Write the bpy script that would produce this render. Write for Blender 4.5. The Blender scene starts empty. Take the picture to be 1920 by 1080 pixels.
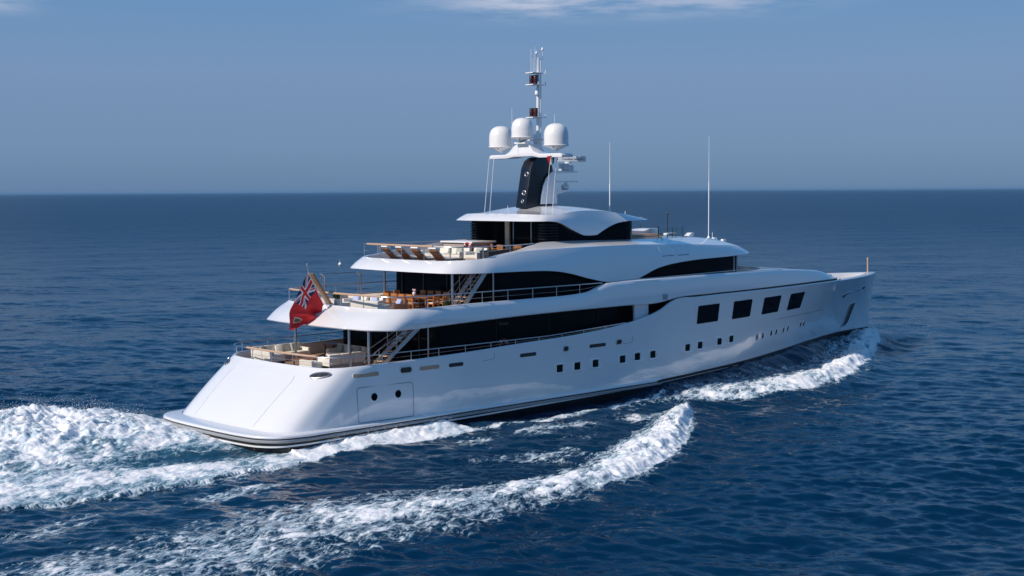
import bpy, bmesh, math, random
import numpy as np
from math import sin, cos, pi, radians, sqrt, atan2, hypot
from mathutils import Vector, Matrix
from mathutils.bvhtree import BVHTree

random.seed(7)
rng = np.random.default_rng(11)
S = bpy.context.scene
C = S.collection

# ------------------------------------------------------------------ camera
cam_d = bpy.data.cameras.new('camera')
cam_d.sensor_width = 36.0
cam_d.lens = 2550.0 / 1920.0 * 36.0
cam_d.clip_start = 0.5
cam_d.clip_end = 200000.0
cam = bpy.data.objects.new('camera', cam_d)
C.objects.link(cam)
r_ = Vector((0.71898013, -0.69500926, -0.00544904))
u_ = Vector((0.05330694, 0.0473252, 0.99745611))
f_ = Vector((0.69298336, 0.7174416, -0.0710747))
cam.matrix_world = Matrix(((r_.x, u_.x, -f_.x, -34.8596), (r_.y, u_.y, -f_.y, -57.1502),
                           (r_.z, u_.z, -f_.z, 12.0), (0, 0, 0, 1)))
S.camera = cam
CAMX, CAMY = -34.86, -57.15

# ------------------------------------------------------------------ light
SUN_AZ = radians(180 - 11)      # towards the sun, measured from +x counter-clockwise
SUN_EL = radians(36)
sd = Vector((cos(SUN_EL) * cos(SUN_AZ), cos(SUN_EL) * sin(SUN_AZ), sin(SUN_EL)))
sun_d = bpy.data.lights.new('sun', 'SUN')
sun_d.energy = 4.15
sun_d.angle = radians(0.5)
sun_d.color = (1.0, 0.885, 0.785)
sun = bpy.data.objects.new('sun', sun_d)
C.objects.link(sun)
sun.rotation_euler = sd.to_track_quat('Z', 'Y').to_euler()

world = bpy.data.worlds.new('World')
S.world = world
world.use_nodes = True
wn, wl = world.node_tree.nodes, world.node_tree.links
wn.clear()
w_out = wn.new('ShaderNodeOutputWorld')
w_bg = wn.new('ShaderNodeBackground')
w_sky = wn.new('ShaderNodeTexSky')
w_sky.sky_type = 'NISHITA'
w_sky.sun_disc = False
w_sky.sun_elevation = SUN_EL
w_sky.sun_rotation = pi / 2 - SUN_AZ
w_sky.air_density = 1.0
w_sky.dust_density = 0.3
w_sky.ozone_density = 1.5
w_bg.inputs['Strength'].default_value = 0.09
# thin fair-weather clouds
w_tc = wn.new('ShaderNodeTexCoord')
w_map = wn.new('ShaderNodeMapping')
w_map.inputs['Scale'].default_value = (7.0, 7.0, 60.0)
w_map.inputs['Location'].default_value = (0.35, 0.0, -0.4)
w_no = wn.new('ShaderNodeTexNoise')
w_no.inputs['Scale'].default_value = 1.6
w_no.inputs['Detail'].default_value = 8.0
w_no.inputs['Roughness'].default_value = 0.62
w_rp = wn.new('ShaderNodeMapRange')
w_rp.interpolation_type = 'SMOOTHSTEP'
w_rp.inputs['From Min'].default_value = 0.34
w_rp.inputs['From Max'].default_value = 0.62
w_sep = wn.new('ShaderNodeSeparateXYZ')
w_hi = wn.new('ShaderNodeMapRange')
w_hi.interpolation_type = 'SMOOTHSTEP'
w_hi.inputs['From Min'].default_value = 0.116
w_hi.inputs['From Max'].default_value = 0.136
def wmath(op, a, b=0.0):
    x = wn.new('ShaderNodeMath'); x.operation = op
    for i, v in enumerate((a, b)):
        if isinstance(v, (int, float)): x.inputs[i].default_value = v
        else: wl.new(v, x.inputs[i])
    return x.outputs[0]
w_dot = wn.new('ShaderNodeVectorMath'); w_dot.operation = 'DOT_PRODUCT'; w_dot.inputs[1].default_value = (0.719, -0.695, 0.0)
wl.new(w_tc.outputs['Generated'], w_dot.inputs[0])
def bank(c, w): return wmath('POWER', 2.718, wmath('MULTIPLY', wmath('POWER', wmath('DIVIDE', wmath('SUBTRACT', w_dot.outputs['Value'], c), w), 2.0), -1.0))
w_dof = wn.new('ShaderNodeVectorMath'); w_dof.operation = 'DOT_PRODUCT'; w_dof.inputs[1].default_value = (0.695, 0.719, 0.0)
wl.new(w_tc.outputs['Generated'], w_dof.inputs[0])
w_lim = wn.new('ShaderNodeMapRange'); w_lim.inputs['From Min'].default_value = 0.15; w_lim.inputs['From Max'].default_value = 0.24
w_lim.inputs['To Min'].default_value = 1.0; w_lim.inputs['To Max'].default_value = 0.0
wl.new(w_sep.outputs['Z'], w_lim.inputs['Value'])
w_bank = wmath('MULTIPLY', wmath('MULTIPLY', wmath('GREATER_THAN', w_dof.outputs['Value'], 0.0), w_lim.outputs['Result']), wmath('ADD', wmath('ADD', bank(0.025, 0.075), wmath('MULTIPLY', bank(0.155, 0.06), .55)), bank(-0.348, 0.02)))
w_mul = wn.new('ShaderNodeMath'); w_mul.operation = 'MULTIPLY'
w_mul2 = wn.new('ShaderNodeMath'); w_mul2.operation = 'MULTIPLY'; w_mul2.inputs[1].default_value = 1.0
w_mix = wn.new('ShaderNodeMix'); w_mix.data_type = 'RGBA'
w_mix.inputs['B'].default_value = (5.6, 6.2, 7.8, 1)
w_tint = wn.new('ShaderNodeMix'); w_tint.data_type = 'RGBA'; w_tint.blend_type = 'MULTIPLY'
w_tint.inputs['Factor'].default_value = 1.0
w_tint.inputs['B'].default_value = (1.0, 1.0, 1.0, 1)
wl.new(w_tc.outputs['Generated'], w_map.inputs['Vector'])
wl.new(w_map.outputs['Vector'], w_no.inputs['Vector'])
wl.new(w_no.outputs['Fac'], w_rp.inputs['Value'])
wl.new(w_tc.outputs['Generated'], w_sep.inputs['Vector'])
wl.new(w_sep.outputs['Z'], w_hi.inputs['Value'])
wl.new(w_rp.outputs['Result'], w_mul.inputs[0])
wl.new(wmath('MULTIPLY', w_hi.outputs['Result'], w_bank), w_mul.inputs[1])
wl.new(w_mul.outputs[0], w_mul2.inputs[0])
# low band of blue sea haze over the horizon
w_hz = wn.new('ShaderNodeMapRange'); w_hz.interpolation_type = 'SMOOTHSTEP'
w_hz.inputs['From Min'].default_value = 0.08; w_hz.inputs['From Max'].default_value = 1.0
w_hz.inputs['To Min'].default_value = 0.93; w_hz.inputs['To Max'].default_value = 0.0
w_hr = wn.new('ShaderNodeValToRGB')
cr = w_hr.color_ramp
cr.elements[0].position = 0.0; cr.elements[0].color = (0.118, 0.208, 0.375, 1)
cr.elements[1].position = 1.0; cr.elements[1].color = (0.045, 0.250, 0.680, 1)
for p_, c_ in ((0.035, (0.160, 0.256, 0.440, 1)), (0.085, (0.182, 0.283, 0.480, 1)), (0.14, (0.142, 0.280, 0.510, 1)), (0.27, (0.080, 0.290, 0.660, 1))):
    e_ = cr.elements.new(p_); e_.color = c_
w_hs = wn.new('ShaderNodeMix'); w_hs.data_type = 'RGBA'; w_hs.blend_type = 'MULTIPLY'; w_hs.inputs['Factor'].default_value = 1.0
HZ = 1.0 / 0.09
w_hs.inputs['B'].default_value = (HZ, HZ, HZ, 1)
w_hm = wn.new('ShaderNodeMix'); w_hm.data_type = 'RGBA'
wl.new(w_sep.outputs['Z'], w_hz.inputs['Value']); wl.new(w_sep.outputs['Z'], w_hr.inputs['Fac'])
wl.new(w_hr.outputs['Color'], w_hs.inputs['A'])
wl.new(w_hz.outputs['Result'], w_hm.inputs['Factor'])
w_st = wn.new('ShaderNodeMix'); w_st.data_type = 'RGBA'; w_st.blend_type = 'MULTIPLY'; w_st.inputs['Factor'].default_value = 1.0
w_st.inputs['B'].default_value = (0.65, 1.0, 1.10, 1)
wl.new(w_sky.outputs['Color'], w_st.inputs['A'])
wl.new(w_st.outputs['Result'], w_hm.inputs['A']); wl.new(w_hs.outputs['Result'], w_hm.inputs['B'])
wl.new(w_hm.outputs['Result'], w_tint.inputs['A'])
wl.new(w_mul2.outputs[0], w_mix.inputs['Factor'])
wl.new(w_tint.outputs['Result'], w_mix.inputs['A'])
wl.new(w_mix.outputs['Result'], w_bg.inputs['Color'])
wl.new(w_bg.outputs['Background'], w_out.inputs['Surface'])

S.view_settings.view_transform = 'Standard'
S.view_settings.look = 'None'
S.view_settings.exposure = 0.0
S.view_settings.gamma = 1.0
S.cycles.caustics_reflective = False
S.cycles.caustics_refractive = False

# ------------------------------------------------------------------ materials
def new_mat(name):
    m = bpy.data.materials.new(name)
    m.use_nodes = True
    nt = m.node_tree
    nt.nodes.clear()
    o = nt.nodes.new('ShaderNodeOutputMaterial')
    b = nt.nodes.new('ShaderNodeBsdfPrincipled')
    nt.links.new(b.outputs['BSDF'], o.inputs['Surface'])
    return m, nt, b

def pmat(name, col, rough=0.4, metal=0.0, coat=0.0, var=0.06, scale=3.0, bump=0.0, stretch=None):
    """Principled material with a little procedural unevenness in tone and gloss."""
    m, nt, b = new_mat(name)
    n, l = nt.nodes, nt.links
    tc = n.new('ShaderNodeTexCoord')
    no = n.new('ShaderNodeTexNoise')
    no.inputs['Scale'].default_value = scale
    no.inputs['Detail'].default_value = 5.0
    if stretch:
        mp = n.new('ShaderNodeMapping'); mp.inputs['Scale'].default_value = stretch
        l.new(tc.outputs['Object'], mp.inputs['Vector']); l.new(mp.outputs['Vector'], no.inputs['Vector'])
    else:
        l.new(tc.outputs['Object'], no.inputs['Vector'])
    mx = n.new('ShaderNodeMix'); mx.data_type = 'RGBA'
    mx.inputs['A'].default_value = (*[c * (1 - var) for c in col], 1)
    mx.inputs['B'].default_value = (*[min(1, c * (1 + var)) for c in col], 1)
    l.new(no.outputs['Fac'], mx.inputs['Factor'])
    l.new(mx.outputs['Result'], b.inputs['Base Color'])
    mr = n.new('ShaderNodeMapRange')
    mr.inputs['To Min'].default_value = max(0.02, rough * 0.8)
    mr.inputs['To Max'].default_value = min(1, rough * 1.2)
    l.new(no.outputs['Fac'], mr.inputs['Value'])
    l.new(mr.outputs['Result'], b.inputs['Roughness'])
    b.inputs['Metallic'].default_value = metal
    b.inputs['Coat Weight'].default_value = coat
    b.inputs['Coat Roughness'].default_value = 0.04
    if coat >= 1: b.inputs['Coat IOR'].default_value = 1.7
    if bump:
        bp = n.new('ShaderNodeBump'); bp.inputs['Strength'].default_value = bump; bp.inputs['Distance'].default_value = 0.02
        l.new(no.outputs['Fac'], bp.inputs['Height']); l.new(bp.outputs['Normal'], b.inputs['Normal'])
    return m

def plank_mat(name, col, width=0.1, axis=1, rough=0.55):
    m, nt, b = new_mat(name)
    n, l = nt.nodes, nt.links
    tc = n.new('ShaderNodeTexCoord'); sp = n.new('ShaderNodeSeparateXYZ')
    l.new(tc.outputs['Object'], sp.inputs['Vector'])
    dv = n.new('ShaderNodeMath'); dv.operation = 'DIVIDE'; dv.inputs[1].default_value = width
    l.new(sp.outputs[axis], dv.inputs[0])
    fr = n.new('ShaderNodeMath'); fr.operation = 'FRACT'; l.new(dv.outputs[0], fr.inputs[0])
    gp = n.new('ShaderNodeMath'); gp.operation = 'LESS_THAN'; gp.inputs[1].default_value = 0.09; l.new(fr.outputs[0], gp.inputs[0])
    no = n.new('ShaderNodeTexNoise'); no.inputs['Scale'].default_value = 4.0
    mp = n.new('ShaderNodeMapping'); mp.inputs['Scale'].default_value = (0.4, 4, 4) if axis == 1 else (4, 0.4, 4)
    l.new(tc.outputs['Object'], mp.inputs['Vector']); l.new(mp.outputs['Vector'], no.inputs['Vector'])
    a = n.new('ShaderNodeMix'); a.data_type = 'RGBA'
    a.inputs['A'].default_value = (*[c * 0.8 for c in col], 1); a.inputs['B'].default_value = (*[c * 1.2 for c in col], 1)
    l.new(no.outputs['Fac'], a.inputs['Factor'])
    g = n.new('ShaderNodeMix'); g.data_type = 'RGBA'; g.inputs['B'].default_value = (0.03, 0.025, 0.02, 1)
    l.new(a.outputs['Result'], g.inputs['A']); l.new(gp.outputs[0], g.inputs['Factor'])
    l.new(g.outputs['Result'], b.inputs['Base Color'])
    b.inputs['Roughness'].default_value = rough
    return m

M = {}
M['paint'] = pmat('white_gloss_paint', (0.80, 0.80, 0.81), 0.22, coat=1.0, var=0.012, scale=0.6)
M['white'] = pmat('white_gelcoat', (0.80, 0.80, 0.79), 0.35, coat=0.3, var=0.03, scale=1.5)
M['cream'] = pmat('cream_upholstery', (0.72, 0.68, 0.60), 0.8, var=0.06, scale=6, bump=0.1)
M['cushion'] = pmat('grey_green_cushion', (0.36, 0.38, 0.34), 0.9, var=0.1, scale=8)
M['taupe'] = pmat('taupe_lining', (0.36, 0.31, 0.28), 0.7, var=0.06)
M['blue_cushion'] = pmat('pale_blue_cushion', (0.42, 0.47, 0.68), 0.9, var=0.1, scale=8)
M['black'] = pmat('black_bottom_paint', (0.008, 0.009, 0.012), 0.35, var=0.3, scale=1.2)
M['gloss_black'] = pmat('gloss_black_panel', (0.004, 0.006, 0.012), 0.28, coat=0.05, var=0.1)
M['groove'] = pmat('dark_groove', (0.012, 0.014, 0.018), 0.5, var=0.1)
M['grey'] = pmat('grey_fender_rubber', (0.30, 0.31, 0.32), 0.3, var=0.1, scale=2)
M['steel'] = pmat('polished_steel', (0.58, 0.58, 0.59), 0.30, metal=1.0, var=0.05, scale=8)
M['dark_steel'] = pmat('dark_bronze_metal', (0.10, 0.10, 0.105), 0.35, metal=0.8, var=0.1)
M['teak'] = plank_mat('teak_deck', (0.36, 0.22, 0.13), 0.12)
M['teak_rail'] = pmat('teak_handrail', (0.50, 0.33, 0.22), 0.5, var=0.18, scale=5, stretch=(0.5, 6, 6))
M['teak_chair'] = pmat('orange_teak', (0.50, 0.20, 0.06), 0.45, var=0.2, scale=8)
M['dark_teak'] = pmat('brown_teak', (0.22, 0.09, 0.035), 0.5, var=0.25, scale=8)
M['staff_wood'] = pmat('oiled_wood', (0.27, 0.15, 0.075), 0.4, var=0.2, scale=5, stretch=(4, 4, 0.6))
M['lamp'] = pmat('dark_red_lens', (0.05, 0.006, 0.006), 0.2, var=0.3, scale=12)
M['red'] = pmat('red_buoy', (0.35, 0.02, 0.015), 0.5, var=0.1)
M['leaf'] = pmat('dark_leaf', (0.02, 0.05, 0.015), 0.5, var=0.5, scale=20)
M['pot'] = pmat('stone_pot', (0.45, 0.43, 0.40), 0.7, var=0.1)
M['flower'] = pmat('flower', (0.75, 0.55, 0.62), 0.7, var=0.2, scale=20)
M['text_dark'] = pmat('navy_lettering', (0.01, 0.015, 0.05), 0.5, var=0.02)
M['text_pale'] = pmat('silver_lettering', (0.10, 0.105, 0.12), 0.3, var=0.02)
M['seam'] = pmat('seam_shadow_gap', (0.66, 0.67, 0.68), 0.6, var=0.02)
M['seam_dark'] = pmat('dark_seam', (0.10, 0.12, 0.15), 0.6, var=0.02)
M['radar'] = pmat('grey_radar_housing', (0.55, 0.60, 0.64), 0.45, var=0.05)
M['vent'] = pmat('grey_louvre', (0.30, 0.34, 0.38), 0.5, var=0.05)
M['hot_lens'] = pmat('chrome_fairlead', (0.8, 0.8, 0.8), 0.12, metal=1.0, var=0.05)

def glass_mat(name, col, alpha_like=0.0, rough=0.03, ior=1.16):
    m, nt, b = new_mat(name)
    n, l = nt.nodes, nt.links
    b.inputs['Base Color'].default_value = (*col, 1)
    b.inputs['Roughness'].default_value = rough
    b.inputs['IOR'].default_value = ior
    b.inputs['Transmission Weight'].default_value = alpha_like
    no = n.new('ShaderNodeTexNoise'); no.inputs['Scale'].default_value = 0.5
    tc = n.new('ShaderNodeTexCoord'); l.new(tc.outputs['Object'], no.inputs['Vector'])
    bp = n.new('ShaderNodeBump'); bp.inputs['Strength'].default_value = 0.03; bp.inputs['Distance'].default_value = 0.02
    l.new(no.outputs['Fac'], bp.inputs['Height']); l.new(bp.outputs['Normal'], b.inputs['Normal'])
    return m
M['glass'] = glass_mat('black_tinted_glass', (0.003, 0.004, 0.007))
M['port_glass'] = glass_mat('green_black_glass', (0.006, 0.012, 0.011))
M['clear'] = glass_mat('clear_green_glass', (0.93, 0.97, 0.96), 1.0, 0.01)
M['clear'].node_tree.nodes['Principled BSDF'].inputs['IOR'].default_value = 1.02

# ------------------------------------------------------------------ mesh helpers
class MB:
    """Collects shapes; build() links them as ONE mesh object."""
    def __init__(s):
        s.v, s.f, s.mi = [], [], []
    def add(s, v, f, mi=0):
        o = len(s.v)
        s.v += [tuple(p) for p in v]
        s.f += [tuple(i + o for i in q) for q in f]
        s.mi += [mi] * len(f)
        return s
    def box(s, c, d, rz=0.0, ry=0.0, rx=0.0, mi=0, bev=0.0):
        bm = bmesh.new()
        bmesh.ops.create_cube(bm, size=1.0)
        bmesh.ops.scale(bm, vec=d, verts=bm.verts)
        if bev > 0:
            bmesh.ops.bevel(bm, geom=bm.edges[:], offset=bev, segments=2, profile=0.6, affect='EDGES')
        m = Matrix.Translation(c) @ Matrix.Rotation(rz, 4, 'Z') @ Matrix.Rotation(ry, 4, 'Y') @ Matrix.Rotation(rx, 4, 'X')
        bm.transform(m)
        bm.verts.index_update()
        s.add([v.co[:] for v in bm.verts], [[v.index for v in f.verts] for f in bm.faces], mi)
        bm.free()
        return s
    def tube(s, pts, r, n=6, closed=False, cap=True, mi=0):
        pts = [Vector(p) for p in pts]
        rs = r if isinstance(r, (list, tuple)) else [r] * len(pts)
        k = len(pts)
        vs, fs = [], []
        ref = None
        for i, p in enumerate(pts):
            a = pts[i - 1] if (i > 0 or closed) else pts[i]
            b = pts[(i + 1) % k] if (i < k - 1 or closed) else pts[i]
            t = (b - a)
            t = t.normalized() if t.length > 1e-9 else Vector((0, 0, 1))
            if ref is None:
                ref = Vector((0, 0, 1)) if abs(t.z) < 0.9 else Vector((1, 0, 0))
            e1 = (ref - t * ref.dot(t)).normalized()
            ref = e1
            e2 = t.cross(e1)
            for j in range(n):
                q = 2 * pi * j / n
                vs.append(p + e1 * (cos(q) * rs[i]) + e2 * (sin(q) * rs[i]))
        for i in range(k if closed else k - 1):
            for j in range(n):
                a, b = i * n + j, i * n + (j + 1) % n
                c, d = ((i + 1) % k) * n + (j + 1) % n, ((i + 1) % k) * n + j
                fs.append((a, b, c, d))
        if cap and not closed:
            fs.append(tuple(range(n - 1, -1, -1)))
            fs.append(tuple(range((k - 1) * n, k * n)))
        return s.add(vs, fs, mi)
    def lathe(s, prof, c=(0, 0, 0), n=20, mi=0, axis='Z', sx=1, sy=1):
        vs, fs = [], []
        for (r, z) in prof:
            for j in range(n):
                a = 2 * pi * j / n
                p = (r * cos(a) * sx, r * sin(a) * sy, z)
                if axis == 'Y': p = (p[0], p[2], p[1])
                if axis == 'X': p = (p[2], p[0], p[1])
                vs.append((p[0] + c[0], p[1] + c[1], p[2] + c[2]))
        for i in range(len(prof) - 1):
            for j in range(n):
                fs.append((i * n + j, i * n + (j + 1) % n, (i + 1) * n + (j + 1) % n, (i + 1) * n + j))
        fs.append(tuple(range(n - 1, -1, -1)))
        k = len(prof) - 1
        fs.append(tuple(range(k * n, k * n + n)))
        return s.add(vs, fs, mi)
    def grid(s, rows, closed=False, mi=0, flip=False):
        """rows: list of equal length point lists."""
        n = len(rows[0])
        vs = [p for r in rows for p in r]
        fs = []
        for i in range(len(rows) - 1):
            for j in range(n if closed else n - 1):
                q = (i * n + j, i * n + (j + 1) % n, (i + 1) * n + (j + 1) % n, (i + 1) * n + j)
                fs.append(q[::-1] if flip else q)
        return s.add(vs, fs, mi)
    def prism(s, poly, y0, y1, mi=0, bev=0.0):
        """poly in (x, z) extruded along y."""
        bm = bmesh.new()
        vs = [bm.verts.new((x, y0, z)) for x, z in poly]
        f = bm.faces.new(vs)
        e = bmesh.ops.extrude_face_region(bm, geom=[f])
        bmesh.ops.translate(bm, vec=(0, y1 - y0, 0), verts=[g for g in e['geom'] if isinstance(g, bmesh.types.BMVert)])
        bmesh.ops.recalc_face_normals(bm, faces=bm.faces)
        if bev:
            bmesh.ops.bevel(bm, geom=bm.edges[:], offset=bev, segments=2, profile=0.6, affect='EDGES')
        bm.verts.index_update()
        s.add([v.co[:] for v in bm.verts], [[v.index for v in f.verts] for f in bm.faces], mi)
        bm.free()
        return s
    def build(s, name, mat, parent=None, angle=35, smooth=True, merge=0.0, recalc=True):
        me = bpy.data.meshes.new(name)
        me.from_pydata(s.v, [], s.f)
        if merge or recalc:
            bm = bmesh.new(); bm.from_mesh(me)
            if merge: bmesh.ops.remove_doubles(bm, verts=bm.verts, dist=merge)
            if recalc: bmesh.ops.recalc_face_normals(bm, faces=bm.faces)
            if not merge:
                bm.to_mesh(me)
            else:
                bm.to_mesh(me)
            bm.free()
        mats = mat if isinstance(mat, (list, tuple)) else [mat]
        for m in mats: me.materials.append(M[m] if isinstance(m, str) else m)
        if len(mats) > 1 and len(me.polygons) == len(s.mi):
            me.polygons.foreach_set('material_index', s.mi)
        if smooth:
            me.polygons.foreach_set('use_smooth', [True] * len(me.polygons))
            me.set_sharp_from_angle(angle=radians(angle))
        me.update()
        o = bpy.data.objects.new(name, me)
        C.objects.link(o)
        if parent is not None: o.parent = parent
        return o

def empty(name, loc=(0, 0, 0), rz=0.0):
    o = bpy.data.objects.new(name, None)
    o.empty_display_size = 0.3
    o.location = loc
    o.rotation_euler = (0, 0, rz)
    C.objects.link(o)
    return o

def tag(o, label=None, cat=None, group=None, kind=None):
    if label: o['label'] = label
    if cat: o['category'] = cat
    if group: o['group'] = group
    if kind: o['kind'] = kind
    return o

def copy_tree(o, parent=None):
    c = o.copy()
    C.objects.link(c)
    if parent is not None: c.parent = parent
    for ch in list(o.children): copy_tree(ch, c)
    return c

def spline(P, n=6, sharp=()):
    """Smooth curve through control points; returns samples, n per segment."""
    P = np.array(P, float)
    K = len(P)
    d = np.maximum(np.linalg.norm(np.diff(P, axis=0), axis=1), 1e-6)
    sl = np.diff(P, axis=0) / d[:, None]
    out = []
    def tan(k, side):
        if k == 0: return sl[0]
        if k == K - 1: return sl[-1]
        if k in sharp: return sl[k - 1] if side < 0 else sl[k]
        return (sl[k] * d[k - 1] + sl[k - 1] * d[k]) / (d[k] + d[k - 1])
    for k in range(K - 1):
        a, b = tan(k, 1) * d[k], tan(k + 1, -1) * d[k]
        for i in range(n):
            t = i / n
            h = (2 * t**3 - 3 * t**2 + 1, t**3 - 2 * t**2 + t, -2 * t**3 + 3 * t**2, t**3 - t**2)
            out.append(h[0] * P[k] + h[1] * a + h[2] * P[k + 1] + h[3] * b)
    out.append(P[-1])
    return np.array(out)

def mir(rows):
    """Starboard half row (y<=0, from aft centre to forward centre) -> closed ring through port."""
    return np.vstack([rows, (rows * np.array([1, -1, 1]))[-2:0:-1]])

def ip(x, xs, ys): return float(np.interp(x, xs, ys))
def rot90_offset(P, d):
    """Offset a starboard half plan row towards the inside (left of travel is outside)."""
    P = np.array(P, float)
    T = np.gradient(P[:, :2], axis=0)
    T[0] = (0, -1); T[-1] = (0, 1)
    L = np.linalg.norm(T, axis=1)[:, None]
    T = T / np.maximum(L, 1e-9)
    N = np.stack([-T[:, 1], T[:, 0]], 1)          # inwards for aft -> starboard -> bow travel
    Q = P.copy()
    dd = d if np.ndim(d) else np.full(len(P), d)
    Q[:, :2] += N * np.asarray(dd)[:, None]
    Q[:, 1] = np.minimum(Q[:, 1], 0)
    return Q

# ================================================================== THE YACHT
yacht = empty('motor_yacht', (30, 0, 0))
YI = Matrix.Translation((-30, 0, 0))
tag(yacht, 'long white three-deck motor yacht under way, dark window bands and a mast with three domes', 'yacht')
class YMB(MB):
    """Same as MB with the yacht's own coordinates (x from the stern) moved to its base."""
    def build(s, name, mat, parent=None, **k):
        s.v = [(p[0] - 30, p[1], p[2]) for p in s.v]
        return MB.build(s, name, mat, parent if parent is not None else yacht, **k)

NS = 10
# plan rows, starboard half, aft centre -> side -> bow
L_c = [(.42, 0), (.44, -1.5), (.50, -2.9), (.72, -4.0), (1.2, -4.66), (2.1, -4.98), (3.8, -5.12), (7, -5.2), (11, -5.3), (16, -5.32),
       (22, -5.32), (25, -5.31), (27.2, -5.28), (28.6, -5.25), (31, -5.12), (35, -4.82), (39, -4.28), (43, -3.5), (47, -2.6), (51, -1.65), (54.5, -.9), (57.3, -.38), (59.3, 0)]
S_c = [(3.45, 0), (3.5, -1.6), (3.58, -3.0), (3.85, -4.05), (4.35, -4.62), (5.2, -4.93), (6.6, -5.06), (8.8, -5.15), (12, -5.25), (16.5, -5.32),
       (22, -5.35), (25, -5.35), (27.2, -5.34), (28.6, -5.33), (31, -5.3), (35, -5.18), (39, -4.95), (43, -4.55), (47, -4.0), (51, -3.22), (54.7, -2.25), (57.8, -1.15), (60.25, 0)]
O_c = [(-.48, 0), (-.46, -1.6), (-.38, -3.1), (-.12, -4.3), (.45, -5.02), (1.5, -5.34), (3.5, -5.42), (7, -5.42), (11, -5.44), (16, -5.44),
       (22, -5.43), (25, -5.41), (27.2, -5.36), (28.6, -5.28)] + L_c[14:]
zc = spline([(-1, 3.45), (4, 3.46), (5, 3.5), (8, 3.55), (12, 3.64), (16, 3.79), (19.7, 3.9), (22, 4.03), (23.9, 4.2), (26, 4.48), (27.6, 4.88), (28.55, 5.28), (28.9, 5.38), (31, 5.42), (39, 5.46), (47, 5.47), (54, 5.45), (60.3, 5.43)], 8)
def zS(x): return np.interp(x, zc[:, 0], zc[:, 1])
def zL(x): return np.interp(x, [0, 27, 47, 53, 59.3], [.70, .70, 1.30, 1.38, 1.22])
def row(ctrl, zf=None):
    P = spline([(a[0], a[1], a[2] if len(a) > 2 else 0) for a in ctrl], NS)
    P[:, 1] = np.minimum(P[:, 1], 0)
    if zf is not None: P[:, 2] = zf(P[:, 0])
    return P
Lr, Sr, Or = row(L_c, zL), row(S_c, zS), row(O_c)
flare = np.interp(Sr[:, 0], [0, 28, 40, 52, 60], [1.0, 1.0, 1.15, 1.5, 1.7])

def hull_row(v):
    w = v ** flare
    P = Lr + (Sr - Lr) * w[:, None]
    P[:, 2] = Lr[:, 2] + (Sr[:, 2] - Lr[:, 2]) * v
    # gently convex transom and quarters
    k = np.interp(Sr[:, 0], [0, 5, 9], [1, 1, 0]) * 0.10 * sin(pi * v)
    P[:, 0] -= k
    return P
hull_rows = [hull_row(v) for v in np.linspace(0, 1, 19)]
cap_d = np.interp(Sr[:, 0], [0, 28, 46, 52, 57, 60.3], [.17, .17, .2, .38, .5, .75])
Sin = rot90_offset(Sr, cap_d)
top_edge = Sr.copy(); top_edge[:, 2] += 0.025
te2 = rot90_offset(Sr, .065); te2[:, 2] += 0.065
te3 = rot90_offset(Sr, cap_d - .03); te3[:, 2] += 0.065
def hull_at(zt):
    v = np.clip((zt - Lr[:, 2]) / (Sr[:, 2] - Lr[:, 2]), 0, 1)
    P = Lr + (Sr - Lr) * (v ** flare)[:, None]; P[:, 2] = zt
    return P
Sdn = rot90_offset(hull_at(4.74), cap_d)
_aft = Sin[:, 0] < 29.5
Sdn[_aft] = Sin[_aft]; Sdn[_aft, 2] = 3.0
hb = YMB()
hb.grid([mir(r) for r in hull_rows + [te2, te3, Sin]], closed=True)
hull = hb.build('hull', 'paint', angle=40)
bul = YMB()
bul.grid([mir(Sin - np.array([0, 0, .002])), mir(Sdn)], closed=True)
bul.build('bulwark_lining', 'white', hull)

# hull bottom in black, boot stripe, rub rail
keel1 = rot90_offset(Or, .12); keel1[:, 2] = -.3
keel2 = rot90_offset(Or, np.minimum(1.3, -Or[:, 1] * .7)); keel2[:, 2] = -1.6
Ot = rot90_offset(Or, np.where(Or[:, 0] < 27, .05, 0.0)); Ot[:, 2] = zL(Or[:, 0]) - .002
bb = YMB(); bb.grid([mir(keel2), mir(keel1), mir(Ot)], closed=True)
bb.build('hull_bottom', 'black', angle=40)
def zline(x): return np.interp(x, [0, 13, 24, 27, 38, 52, 59.3], [.28, .35, .48, .56, .86, 1.22, 1.05])
def strip(base, out, za, zb, thick=.02, m=YMB, x1=99):
    idx = base[:, 0] < x1
    a = rot90_offset(base, -np.asarray(out))[idx]; a[:, 2] = za(a[:, 0])
    b = a.copy(); b[:, 2] = zb(b[:, 0])
    a0 = rot90_offset(base, .1)[idx]; a0[:, 2] = a[:, 2]; b0 = a0.copy(); b0[:, 2] = b[:, 2]
    mb = m()
    for s in (1, -1):
        q = np.array([1, s, 1])
        mb.grid([r * q for r in (a0, a, b, b0)])
    return mb
base_k = rot90_offset(Or, .03)
strip(base_k, .012, lambda x: zline(x) - .045, lambda x: zline(x) + .03).build('boot_stripe', 'white')
rub_x = 27.7
taper = np.clip((rub_x - Or[:, 0]) / 3.0, 0.02, 1)
def rail_rows(offs):
    rows = []
    for (d, z) in offs:
        r = rot90_offset(Or, -d * taper + (1 - taper) * .02)
        r[:, 2] = z
        rows.append(r[Or[:, 0] < rub_x])
    return rows
rr = YMB()
inner = Lr.copy(); inner[:, 2] = .80; inner = rot90_offset(inner, .04)[Or[:, 0] < rub_x]
for s in (1, -1):
    q = np.array([1, s, 1])
    rr.grid([r * q for r in [inner] + rail_rows([(-.12, .785), (-.03, .765), (.02, .72), (.02, .67), (-.02, .635), (-.12, .62)])])
rub = rr.build('rub_rail', 'paint', angle=50)
fr = YMB()
for s in (1, -1):
    q = np.array([1, s, 1])
    fr.grid([r * q for r in rail_rows([(-.12, .585), (.0, .585), (.03, .555), (.03, .47), (.0, .44), (-.12, .44)])])
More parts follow.
